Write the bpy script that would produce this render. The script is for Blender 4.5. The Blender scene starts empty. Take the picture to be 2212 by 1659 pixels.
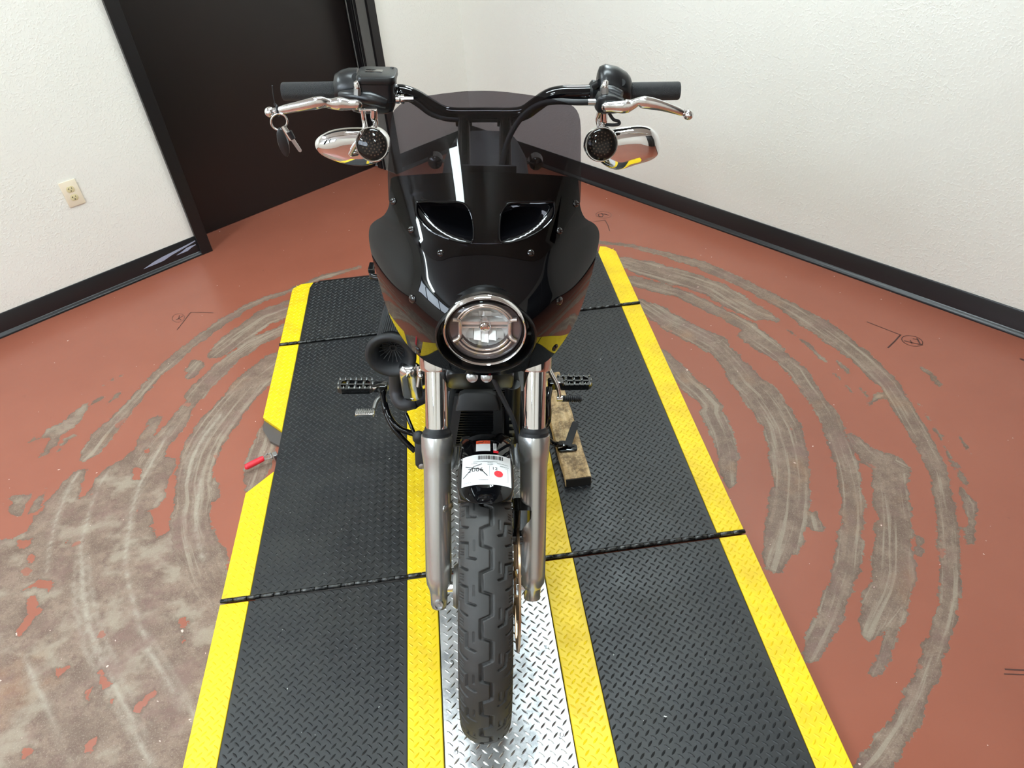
import bpy, bmesh, math, random
import numpy as np
from mathutils import Vector, Matrix
from mathutils.geometry import delaunay_2d_cdt
random.seed(7); rng=np.random.default_rng(7)
S=bpy.context.scene; COL=S.collection; PI=math.pi

# ---------------------------------------------------------------- camera
CX,CY,FPX=1106.0,829.5,1532.0; HC=1.8
def unit(v): v=np.array(v,float); return v/np.linalg.norm(v)
_down=unit((1253-CX,2645-CY,FPX)); _y=np.array((875-CX,-460-CY,FPX),float); _y=unit(_y-_down*(_y@_down))
CR=np.stack([np.cross(_y,-_down),_y,-_down])            # camera (x right, y down, z ahead) -> world
cam=bpy.data.cameras.new('camera'); camo=bpy.data.objects.new('camera',cam); COL.objects.link(camo)
cam.sensor_fit='HORIZONTAL'; cam.sensor_width=36; cam.lens=36*FPX/2212; cam.clip_start=.02
m=Matrix.Identity(4)
for i in range(3):
    m[i][0]=CR[i][0]; m[i][1]=-CR[i][1]; m[i][2]=-CR[i][2]
m[2][3]=HC; camo.matrix_world=m; S.camera=camo
def ray(px,py): return CR@np.array([px-CX,py-CY,FPX])
# ---------------------------------------------------------------- world, light, exposure
w=bpy.data.worlds.new('world'); S.world=w; w.use_nodes=True
w.node_tree.nodes['Background'].inputs[0].default_value=(.75,.82,.95,1); w.node_tree.nodes['Background'].inputs[1].default_value=.6
S.view_settings.view_transform='Standard'; S.view_settings.look='None'; S.view_settings.exposure=0.0; S.view_settings.gamma=1
S.view_settings.use_curve_mapping=False
S.cycles.use_denoising=True; S.cycles.max_bounces=9; S.cycles.diffuse_bounces=4; S.cycles.glossy_bounces=5
S.cycles.transparent_max_bounces=12; S.cycles.transmission_bounces=4
S.cycles.caustics_reflective=False; S.cycles.caustics_refractive=False; S.cycles.sample_clamp_indirect=4
LIGHT_E=45.0; WINDOW_E=12.0

# ---------------------------------------------------------------- materials
def lin(c):
    return tuple((v/255/12.92 if v/255<=.04045 else ((v/255+.055)/1.055)**2.4) for v in c)+(1,)
def mat(name,col,rough=.5,metal=0,coat=0,bump=None,ior=1.5,spec=.5,emit=None,aniso=None):
    M=bpy.data.materials.new(name); M.use_nodes=True; nt=M.node_tree; b=nt.nodes['Principled BSDF']
    b.inputs['Base Color'].default_value=lin(col); b.inputs['Roughness'].default_value=rough; b.inputs['Metallic'].default_value=metal
    b.inputs['Coat Weight'].default_value=coat; b.inputs['Coat Roughness'].default_value=.02; b.inputs['IOR'].default_value=ior
    b.inputs['Specular IOR Level'].default_value=spec
    if emit: b.inputs['Emission Color'].default_value=lin(emit[0]); b.inputs['Emission Strength'].default_value=emit[1]
    if bump:
        sc,st,det=bump; tc=nt.nodes.new('ShaderNodeTexCoord'); n=nt.nodes.new('ShaderNodeTexNoise'); n.inputs['Scale'].default_value=sc; n.inputs['Detail'].default_value=det
        bp=nt.nodes.new('ShaderNodeBump'); bp.inputs['Strength'].default_value=st; bp.inputs['Distance'].default_value=.002
        nt.links.new(tc.outputs['Object'],n.inputs['Vector']); nt.links.new(n.outputs['Fac'],bp.inputs['Height']); nt.links.new(bp.outputs['Normal'],b.inputs['Normal'])
    return M
class NB:                                              # tiny node builder
    def __init__(s,M): s.nt=M.node_tree; s.b=s.nt.nodes['Principled BSDF']
    def n(s,t,ins={},**kw):
        q=s.nt.nodes.new(t)
        for k,v in kw.items(): setattr(q,k,v)
        for k,v in ins.items():
            if hasattr(v,'is_output') or isinstance(v,bpy.types.NodeSocket): s.nt.links.new(v,q.inputs[k])
            else: q.inputs[k].default_value=v
        return q
    def L(s,a,b): s.nt.links.new(a,b)
    def math(s,op,a,b=0,c=None):
        q=s.nt.nodes.new('ShaderNodeMath'); q.operation=op
        for i,v in enumerate((a,b) if c is None else (a,b,c)):
            if isinstance(v,bpy.types.NodeSocket): s.L(v,q.inputs[i])
            else: q.inputs[i].default_value=v
        return q.outputs[0]
    def mix(s,f,a,b):
        q=s.nt.nodes.new('ShaderNodeMix'); q.data_type='RGBA'
        for i,v in ((0,f),(6,a),(7,b)):
            if isinstance(v,bpy.types.NodeSocket): s.L(v,q.inputs[i])
            else: q.inputs[i].default_value=v
        return q.outputs[2]
    def ramp(s,f,lo,hi):
        q=s.n('ShaderNodeMapRange',{0:f,1:lo,2:hi}); q.interpolation_type='SMOOTHSTEP'; return q.outputs[0]
def noise(N,vec,scale,detail=3,rough=.5): return N.n('ShaderNodeTexNoise',{'Vector':vec,'Scale':scale,'Detail':detail,'Roughness':rough}).outputs['Fac']

# wall: orange-peel textured white paint
M_wall=mat('wall_paint',(226,222,213),.55); N=NB(M_wall); v=N.n('ShaderNodeNewGeometry').outputs['Position']
a=noise(N,v,105,2); b_=noise(N,v,42,3); h=N.math('ADD',N.ramp(a,.48,.66),N.math('MULTIPLY',b_,.6))
N.L(N.n('ShaderNodeBump',{'Strength':.34,'Distance':.0024,'Height':h}).outputs[0],N.b.inputs['Normal'])
N.L(N.mix(noise(N,v,1.3,3),lin((222,218,208)),lin((232,229,221))),N.b.inputs['Base Color'])
M_ceil=mat('ceiling_paint',(206,205,200),.8)
M_black_trim=mat('black_trim_paint',(17,15,16),.38,bump=(9,.1,2))
N=NB(M_black_trim); v=N.n('ShaderNodeNewGeometry').outputs['Position']
sc=N.n('ShaderNodeVectorMath',{0:v,1:(3,3,14)},operation='MULTIPLY').outputs[0]
N.L(N.mix(N.ramp(noise(N,sc,5,6,.7),.73,.76),lin((18,16,17)),lin((120,122,130))),N.b.inputs['Base Color'])
M_vinyl=mat('black_vinyl_base',(26,25,27),.3); N=NB(M_vinyl); v=N.n('ShaderNodeNewGeometry').outputs['Position']
N.L(N.mix(N.ramp(noise(N,v,45,2,.6),.80,.82),lin((26,25,27)),lin((190,190,185))),N.b.inputs['Base Color'])
M_door=mat('dark_door_paint',(21,16,15),.33,bump=(60,.05,2))
# floor: red epoxy paint worn to concrete along tyre arcs
M_floor=mat('worn_red_floor',(170,100,80),.3); N=NB(M_floor); v=N.n('ShaderNodeNewGeometry').outputs['Position']
wa=N.n('ShaderNodeAttribute',attribute_name='wear').outputs['Fac']; tr=N.n('ShaderNodeAttribute',attribute_name='trk').outputs['Vector']
n1=noise(N,v,16,5,.65); n2=noise(N,v,70,3,.6)
d=N.math('ADD',wa,N.math('ADD',N.math('MULTIPLY',N.math('SUBTRACT',n1,.5),.055),N.math('MULTIPLY',N.math('SUBTRACT',n2,.5),.022)))
isl=N.math('MULTIPLY',N.ramp(noise(N,v,9,3,.5),.69,.70),N.ramp(wa,-.02,.02))      # small islands of surviving paint
worn=N.math('MULTIPLY',N.ramp(d,-.0006,.0006),N.math('SUBTRACT',1,N.math('MULTIPLY',isl,.75)))
edge=N.math('MULTIPLY',N.ramp(d,-.006,.001),N.math('SUBTRACT',1,N.ramp(d,.001,.012)))
paint=N.mix(noise(N,v,2.2,4,.6),lin((138,77,59)),lin((153,90,71)))
paint=N.mix(N.math('MULTIPLY',N.ramp(noise(N,v,24,6,.75),.62,.75),.35),paint,lin((120,66,52)))
sx=N.n('ShaderNodeVectorMath',{0:tr,1:(60,2.2,1)},operation='MULTIPLY').outputs[0]
streak=noise(N,sx,1,3,.6); sk=N.n('ShaderNodeAttribute',attribute_name='streak').outputs['Fac']
con=N.mix(N.ramp(noise(N,v,11,7,.75),.36,.64),lin((104,82,69)),lin((134,112,96)))
con=N.mix(N.math('MULTIPLY',N.ramp(noise(N,v,52,6,.8),.5,.62),.55),con,lin((96,70,60)))
con=N.mix(N.math('MULTIPLY',N.ramp(streak,.50,.64),.7),con,lin((152,138,120)))
con=N.mix(N.math('MULTIPLY',N.ramp(streak,.47,.36),.45),con,lin((104,84,70)))
con=N.mix(N.math('MULTIPLY',N.ramp(noise(N,v,3.1,4,.6),.56,.72),.45),con,lin((150,108,76)))
con=N.mix(N.math('MULTIPLY',N.ramp(noise(N,v,240,3,.7),.5,.75),.5),con,lin((176,160,146)))
con=N.mix(N.math('MULTIPLY',N.math('MULTIPLY',sk,N.ramp(noise(N,v,30,4,.7),.2,.6)),.8),con,lin((166,154,138)))
con=N.mix(N.math('MULTIPLY',N.ramp(noise(N,v,6,7,.78),.48,.66),.6),con,lin((122,92,84)))
con=N.mix(N.math('MULTIPLY',edge,.45),con,lin((88,70,56)))
col=N.mix(worn,paint,con)
col=N.mix(N.math('MULTIPLY',N.ramp(noise(N,v,48,2,.5),.752,.762),.8),col,lin((228,200,186)))
col=N.mix(N.math('MULTIPLY',N.ramp(noise(N,v,33,3,.6),.24,.20),.6),col,lin((70,44,36)))
N.L(col,N.b.inputs['Base Color'])
N.L(N.n('ShaderNodeMix',{0:worn,2:.27,3:.62}).outputs[0],N.b.inputs['Roughness'])
hh=N.math('ADD',N.math('MULTIPLY',worn,-.6),N.math('MULTIPLY',N.math('MULTIPLY',worn,noise(N,v,180,4,.7)),.6))
hh=N.math('ADD',hh,N.math('MULTIPLY',noise(N,v,5,2),.8))
N.L(N.n('ShaderNodeBump',{'Strength':.35,'Distance':.002,'Height':hh}).outputs[0],N.b.inputs['Normal'])
M_marker=mat('marker_ink',(72,40,34),.6)
# platform
def dirty(name,c1,c2,rough,scale=6,speck=None,metal=0,rb=.25):
    M=mat(name,c1,rough,metal); N=NB(M); v=N.n('ShaderNodeNewGeometry').outputs['Position']
    col=N.mix(N.ramp(noise(N,v,scale,5,.65),.4,.7),lin(c1),lin(c2))
    if speck: col=N.mix(N.ramp(noise(N,v,90,2,.5),speck,speck+.01),col,lin((225,225,218)))
    N.L(col,N.b.inputs['Base Color'])
    N.L(N.math('ADD',rough-rb/2,N.math('MULTIPLY',noise(N,v,scale*2,4),rb)),N.b.inputs['Roughness'])
    return M
M_mat=dirty('black_rubber_mat',(28,29,31),(37,37,36),.46,5,.775)
M_yel=dirty('yellow_rubber_edge',(242,206,14),(226,188,24),.45,11,None)
M_alu=dirty('aluminium_plate',(212,213,214),(158,160,163),.4,22,None,1.0,.22)
M_alulug=mat('aluminium_lug',(196,198,198),.22,1)
M_hinge=dirty('worn_black_hinge',(30,30,31),(90,90,88),.3,60,None,.7)
M_steelgrey=mat('grey_steel',(118,112,110),.45,.8)
M_pine=mat('weathered_pine',(176,146,106),.75); N=NB(M_pine); tc=N.n('ShaderNodeTexCoord').outputs['Object']
g=N.n('ShaderNodeVectorMath',{0:tc,1:(55,5,30)},operation='MULTIPLY').outputs[0]
col=N.mix(N.ramp(noise(N,g,1.5,5,.65),.35,.7),lin((190,156,110)),lin((222,194,150)))
col=N.mix(N.math('MULTIPLY',N.ramp(noise(N,tc,19,7,.8),.42,.62),.85),col,lin((96,74,50)))
N.L(col,N.b.inputs['Base Color']); N.L(N.n('ShaderNodeBump',{'Strength':.5,'Distance':.002,'Height':noise(N,g,3,5,.7)}).outputs[0],N.b.inputs['Normal'])
M_pineend=mat('black_board_end',(20,17,15),.8)
# motorcycle
M_gloss=mat('gloss_black_paint',(7,7,9),.5,0,1.0,spec=0)
M_gloss.node_tree.nodes['Principled BSDF'].inputs['Coat IOR'].default_value=1.42
M_bezel=mat('black_bezel',(7,7,8),.3,spec=.3)
M_satin=mat('satin_black_metal',(19,20,22),.32,0,0,(300,.05,2))
M_glossmetal=mat('gloss_black_powder_coat',(12,12,13),.1,0,.6)
M_plastic=mat('black_plastic',(34,34,35),.5)
M_dark=mat('dark_cavity',(10,10,10),.6)
M_rubber=mat('black_rubber',(27,28,31),.55)
M_tire=dirty('tyre_rubber',(48,47,46),(56,54,53),.6,20,None,0,.1)
M_chrome=mat('chrome',(235,235,235),.035,1)
M_pol=mat('polished_aluminium',(228,228,228),.17,1,bump=(40,.05,2))
M_brush=mat('brushed_fork_aluminium',(196,195,192),.27,.8)
M_cast=mat('grey_cast_metal',(150,148,144),.42,.9)
M_pipe=mat('dark_ceramic_pipe',(58,57,60),.5,.3)
M_bronze=mat('worn_brake_steel',(170,140,110),.3,1)
M_bolt=mat('zinc_bolt',(190,192,194),.28,1)
M_seat=mat('seat_vinyl',(40,40,42),.55,bump=(400,.3,2))
M_stk=mat('white_label_paper',(238,238,238),.45); M_ink=mat('label_ink',(28,28,30),.6); M_red=mat('red_label_dot',(226,30,44),.5); M_or=mat('orange_label_print',(232,84,44),.5)
M_knurl=mat('knurled_grip_rubber',(44,44,46),.42); N=NB(M_knurl); tc=N.n('ShaderNodeTexCoord').outputs['UV']
def wv(ang):
    mp=N.n('ShaderNodeMapping',{'Vector':tc,'Rotation':(0,0,ang)}).outputs[0]
    return N.n('ShaderNodeTexWave',{'Vector':mp,'Scale':1.0}).outputs['Fac']
N.L(N.n('ShaderNodeBump',{'Strength':.9,'Distance':.0015,'Height':N.math('ADD',wv(.6),wv(-.6))}).outputs[0],N.b.inputs['Normal'])
def glassy(name,tint,rough=.0,spec=1.45):
    M=bpy.data.materials.new(name); M.use_nodes=True; nt=M.node_tree; nt.nodes.clear()
    o=nt.nodes.new('ShaderNodeOutputMaterial'); t=nt.nodes.new('ShaderNodeBsdfTransparent'); t.inputs[0].default_value=tint+(1,)
    g=nt.nodes.new('ShaderNodeBsdfGlossy'); g.inputs['Roughness'].default_value=rough; f=nt.nodes.new('ShaderNodeFresnel'); f.inputs[0].default_value=spec
    x=nt.nodes.new('ShaderNodeMixShader'); ge=nt.nodes.new('ShaderNodeNewGeometry'); mm=nt.nodes.new('ShaderNodeMath'); mm.operation='SUBTRACT'; mm.inputs[0].default_value=1; nt.links.new(ge.outputs['Backfacing'],mm.inputs[1]); m2=nt.nodes.new('ShaderNodeMath'); m2.operation='MULTIPLY'; nt.links.new(f.outputs[0],m2.inputs[0]); nt.links.new(mm.outputs[0],m2.inputs[1]); nt.links.new(m2.outputs[0],x.inputs[0]); nt.links.new(t.outputs[0],x.inputs[1]); nt.links.new(g.outputs[0],x.inputs[2]); nt.links.new(x.outputs[0],o.inputs[0])
    return M
M_shield=glassy('smoked_windshield',(.44,.425,.45)); M_lens=glassy('clear_lens',(.93,.93,.93)); M_smoke=glassy('smoked_lens',(.42,.38,.36),.02)
M_led=mat('amber_led',(150,130,112),.3)
M_fob=mat('fob_plastic',(26,26,28),.3); M_handle=mat('red_handle_grip',(214,36,52),.4); M_outlet=mat('ivory_plastic',(226,212,188),.4); M_recept=mat('ivory_receptacle',(206,192,150),.4)
M_slot=mat('outlet_slot',(30,22,16),.6)
M_tube=mat('lamp_diffuser',(255,255,255),.5,emit=((230,247,252),LIGHT_E)); M_win=mat('daylit_blind',(255,255,255),.5,emit=((222,238,255),WINDOW_E))

# ---------------------------------------------------------------- mesh builder
class MB:
    def __init__(s): s.v=[]; s.f=[]; s.m=[]; s.cm=0; s.uv=None
    def add(s,vs,fs):
        o=len(s.v); s.v+=[tuple(map(float,p)) for p in vs]; s.f+=[tuple(i+o for i in f) for f in fs]; s.m+=[s.cm]*len(fs); return s
    def box(s,c,d,R=None):
        x,y,z=[q/2 for q in d]; P=[Vector((a*x,b*y,e*z)) for a in(-1,1) for b in(-1,1) for e in(-1,1)]
        if R is not None: P=[R@p for p in P]
        P=[p+Vector(c) for p in P]
        return s.add(P,[(0,1,3,2),(4,6,7,5),(0,4,5,1),(2,3,7,6),(0,2,6,4),(1,5,7,3)])
    def rings(s,rings,cap=True,close=True):
        n=len(rings[0]); vs=[p for r in rings for p in r]; fs=[]
        for i in range(len(rings)-1):
            for j in range(n if close else n-1):
                k=(j+1)%n; fs.append((i*n+j,i*n+k,(i+1)*n+k,(i+1)*n+j))
        if cap: fs.append(tuple(range(n-1,-1,-1))); fs.append(tuple((len(rings)-1)*n+j for j in range(n)))
        return s.add(vs,fs)
    def tube(s,path,r,n=14,smooth=0,cap=True,sx=1.0):
        P=[Vector(p) for p in path]; r=list(r) if hasattr(r,'__len__') else [r]*len(P)
        if smooth:
            Q=[];RR=[]
            for i in range(len(P)-1):
                a=P[max(i-1,0)];b=P[i];c=P[i+1];d=P[min(i+2,len(P)-1)]
                for k in range(smooth):
                    t=k/smooth; Q.append(.5*((2*b)+(c-a)*t+(2*a-5*b+4*c-d)*t*t+(3*b-a-3*c+d)*t**3)); RR.append(r[i]*(1-t)+r[i+1]*t)
            Q.append(P[-1]); RR.append(r[-1]); P,r=Q,RR
        rings=[]; pu=None
        for i,p in enumerate(P):
            t=(P[min(i+1,len(P)-1)]-P[max(i-1,0)]).normalized()
            if pu is None: pu=t.orthogonal() if abs(t.z)>.9 else Vector((0,0,1))
            u=(pu-t*pu.dot(t)).normalized(); w_=t.cross(u); pu=u
            rings.append([p+u*(r[i]*math.cos(2*PI*j/n))+w_*(r[i]*sx*math.sin(2*PI*j/n)) for j in range(n)])
        return s.rings(rings,cap)
    def lathe(s,o,ax,prof,n=32,cap=True,sweep=None,ref=None):
        o=Vector(o); ax=Vector(ax).normalized(); u=Vector(ref) if ref else ax.orthogonal(); u=(u-ax*u.dot(ax)).normalized(); w_=ax.cross(u)
        a0,a1=sweep or (0,2*PI); full=sweep is None
        rings=[[o+ax*t+(u*math.cos(a0+(a1-a0)*j/(n if full else n-1))+w_*math.sin(a0+(a1-a0)*j/(n if full else n-1)))*r for j in range(n)] for t,r in prof]
        return s.rings(rings,cap and full,full)
    def cyl(s,a,b,r,n=20): return s.tube([a,b],r,n)
    def ball(s,c,r,n=14,sc=(1,1,1)):
        return s.rings([[Vector(c)+Vector((r*sc[0]*math.sin(t)*math.cos(2*PI*j/n),r*sc[1]*math.sin(t)*math.sin(2*PI*j/n),r*sc[2]*math.cos(t))) for j in range(n)] for t in [PI*(i+.02)/(n//2+.04) for i in range(n//2+1)]])
    def prism(s,poly,o,u,v,h,bev=0,w=None):
        o,u,v=Vector(o),Vector(u).normalized(),Vector(v).normalized(); w=Vector(w) if w else u.cross(v); c=np.mean(poly,axis=0)
        def ring(off,t):
            out=[]
            for i,p in enumerate(poly):
                d=np.array(p)-c; L=np.linalg.norm(d) or 1; q=np.array(p)-d/L*off; out.append(o+u*q[0]+v*q[1]+w*t)
            return out
        rr=[ring(0,0),ring(0,h)] if not bev else [ring(bev,0),ring(bev*.3,bev*.3),ring(0,bev),ring(0,h-bev),ring(bev*.3,h-bev*.3),ring(bev,h)]
        return s.rings(rr)
    def dome(s,poly,o,u,v,w,h,k=7,back=True,p=1.0):
        o,u,v,w=Vector(o),Vector(u),Vector(v),Vector(w); c=np.mean(poly,axis=0); rr=[]
        if back: rr+= [[o+u*(c[0]+(p[0]-c[0])*q)+v*(c[1]+(p[1]-c[1])*q)-w*.002 for p in poly] for q in(.02,.98)]
        for i in range(k+1):
            t=PI/2*i/k; q=max(math.cos(t)**p,.02); rr.append([o+u*(c[0]+(p[0]-c[0])*q)+v*(c[1]+(p[1]-c[1])*q)+w*(h*math.sin(t)) for p in poly])
        return s.rings(rr)
def link(name,mesh,parent=None,**pr):
    o=bpy.data.objects.new(name,mesh); COL.objects.link(o)
    if parent is not None: o.parent=parent
    for k,v in pr.items(): o[k]=v
    return o
def obj(name,mb,mats,parent=None,sharp=38,bev=0,flat=False,**pr):
    me=bpy.data.meshes.new(name); me.from_pydata(mb.v,[],mb.f); 
    for mm in (mats if isinstance(mats,(list,tuple)) else [mats]): me.materials.append(mm)
    if any(mb.m): me.polygons.foreach_set('material_index',mb.m)
    bm=bmesh.new(); bm.from_mesh(me); bmesh.ops.recalc_face_normals(bm,faces=bm.faces); bm.to_mesh(me); bm.free()
    if not flat: me.shade_smooth(); me.set_sharp_from_angle(angle=math.radians(sharp))
    o=link(name,me,parent,**pr)
    if bev:
        b=o.modifiers.new('bevel','BEVEL'); b.width=bev; b.segments=2; b.limit_method='ANGLE'; b.angle_limit=.6; b.harden_normals=True
    return o
def empty(name,loc=(0,0,0),rot=(0,0,0),parent=None,**pr):
    o=bpy.data.objects.new(name,None); COL.objects.link(o); o.location=loc; o.rotation_euler=rot; o.empty_display_size=.05
    if parent is not None: o.parent=parent
    for k,v in pr.items(): o[k]=v
    return o
def rrect(w,h,r,n=5,cx=0,cy=0):
    P=[]
    for sx,sy,a0 in((1,1,0),(-1,1,PI/2),(-1,-1,PI),(1,-1,1.5*PI)):
        for i in range(n+1):
            a=a0+PI/2*i/n; P.append((cx+sx*(w/2-r)+r*math.cos(a),cy+sy*(h/2-r)+r*math.sin(a)))
    return P
def circ(r,n=24,cx=0,cy=0): return [(cx+r*math.cos(2*PI*i/n),cy+r*math.sin(2*PI*i/n)) for i in range(n)]

# ================================================================ ROOM
EU=np.array((-.7955,-.6060)); EV=np.array((.6060,-.7955)); CN=np.array((.165,4.690)); HT=3.0; LU,LV=6.2,7.0
WALL_A=math.atan2(EU[1],EU[0])
def rm(u,v,z=0): p=CN+EU*u+EV*v; return (p[0],p[1],z)
def rbox(mb,u0,u1,v0,v1,z0,z1):
    P=[rm(u,v,z) for u in(u0,u1) for v in(v0,v1) for z in(z0,z1)]
    return mb.add(P,[(0,1,3,2),(4,6,7,5),(0,4,5,1),(2,3,7,6),(0,2,6,4),(1,5,7,3)])
DU0,DU1,DH=.653,1.881,2.15
K=dict(kind='structure')
mb=MB(); rbox(mb,-.2,DU0,-.2,0,0,HT); rbox(mb,DU1,LU,-.2,0,0,HT); rbox(mb,DU0,DU1,-.2,0,DH,HT); obj('wall_left',mb,M_wall,flat=True,**K)
mb=MB(); rbox(mb,-.2,0,0,LV,0,HT); obj('wall_right',mb,M_wall,flat=True,**K)
mb=MB(); rbox(mb,LU,LU+.2,-.2,1.0,0,HT); rbox(mb,LU,LU+.2,4.2,LV+.2,0,HT); rbox(mb,LU,LU+.2,1.0,4.2,0,1.9); rbox(mb,LU,LU+.2,1.0,4.2,2.85,HT); obj('wall_front',mb,M_wall,flat=True,**K)
mb=MB(); rbox(mb,-.2,LU+.2,LV,LV+.2,0,HT); obj('wall_back',mb,M_wall,flat=True,**K)
mb=MB(); rbox(mb,-.2,LU+.2,-.2,LV+.2,HT,HT+.1); obj('ceiling',mb,M_ceil,flat=True,**K)
# window of the wall behind the camera, with a closed daylit blind
win=empty('window_1',rm(LU,3,1.8),**K); 
def wl(u,v,z): p=rm(u,v,z); q=rm(LU,3,1.8); return (p[0]-q[0],p[1]-q[1],p[2]-q[2])
def wbox(mb,u0,u1,v0,v1,z0,z1):
    return mb.add([wl(u,v,z) for u in(u0,u1) for v in(v0,v1) for z in(z0,z1)],[(0,1,3,2),(4,6,7,5),(0,4,5,1),(2,3,7,6),(0,2,6,4),(1,5,7,3)])
mb=MB()
for v0 in (1.0,2.03,3.09,4.14): wbox(mb,LU-.01,LU+.1,v0,v0+.06,1.9,2.85)
for z0 in (1.9,2.79): wbox(mb,LU-.01,LU+.1,1.0,4.2,z0,z0+.06)
obj('window_frame',mb,M_black_trim,win)
mb=MB(); wbox(mb,LU+.12,LU+.13,1.0,4.2,1.9,2.85); obj('blind',mb,M_win,win)
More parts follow.
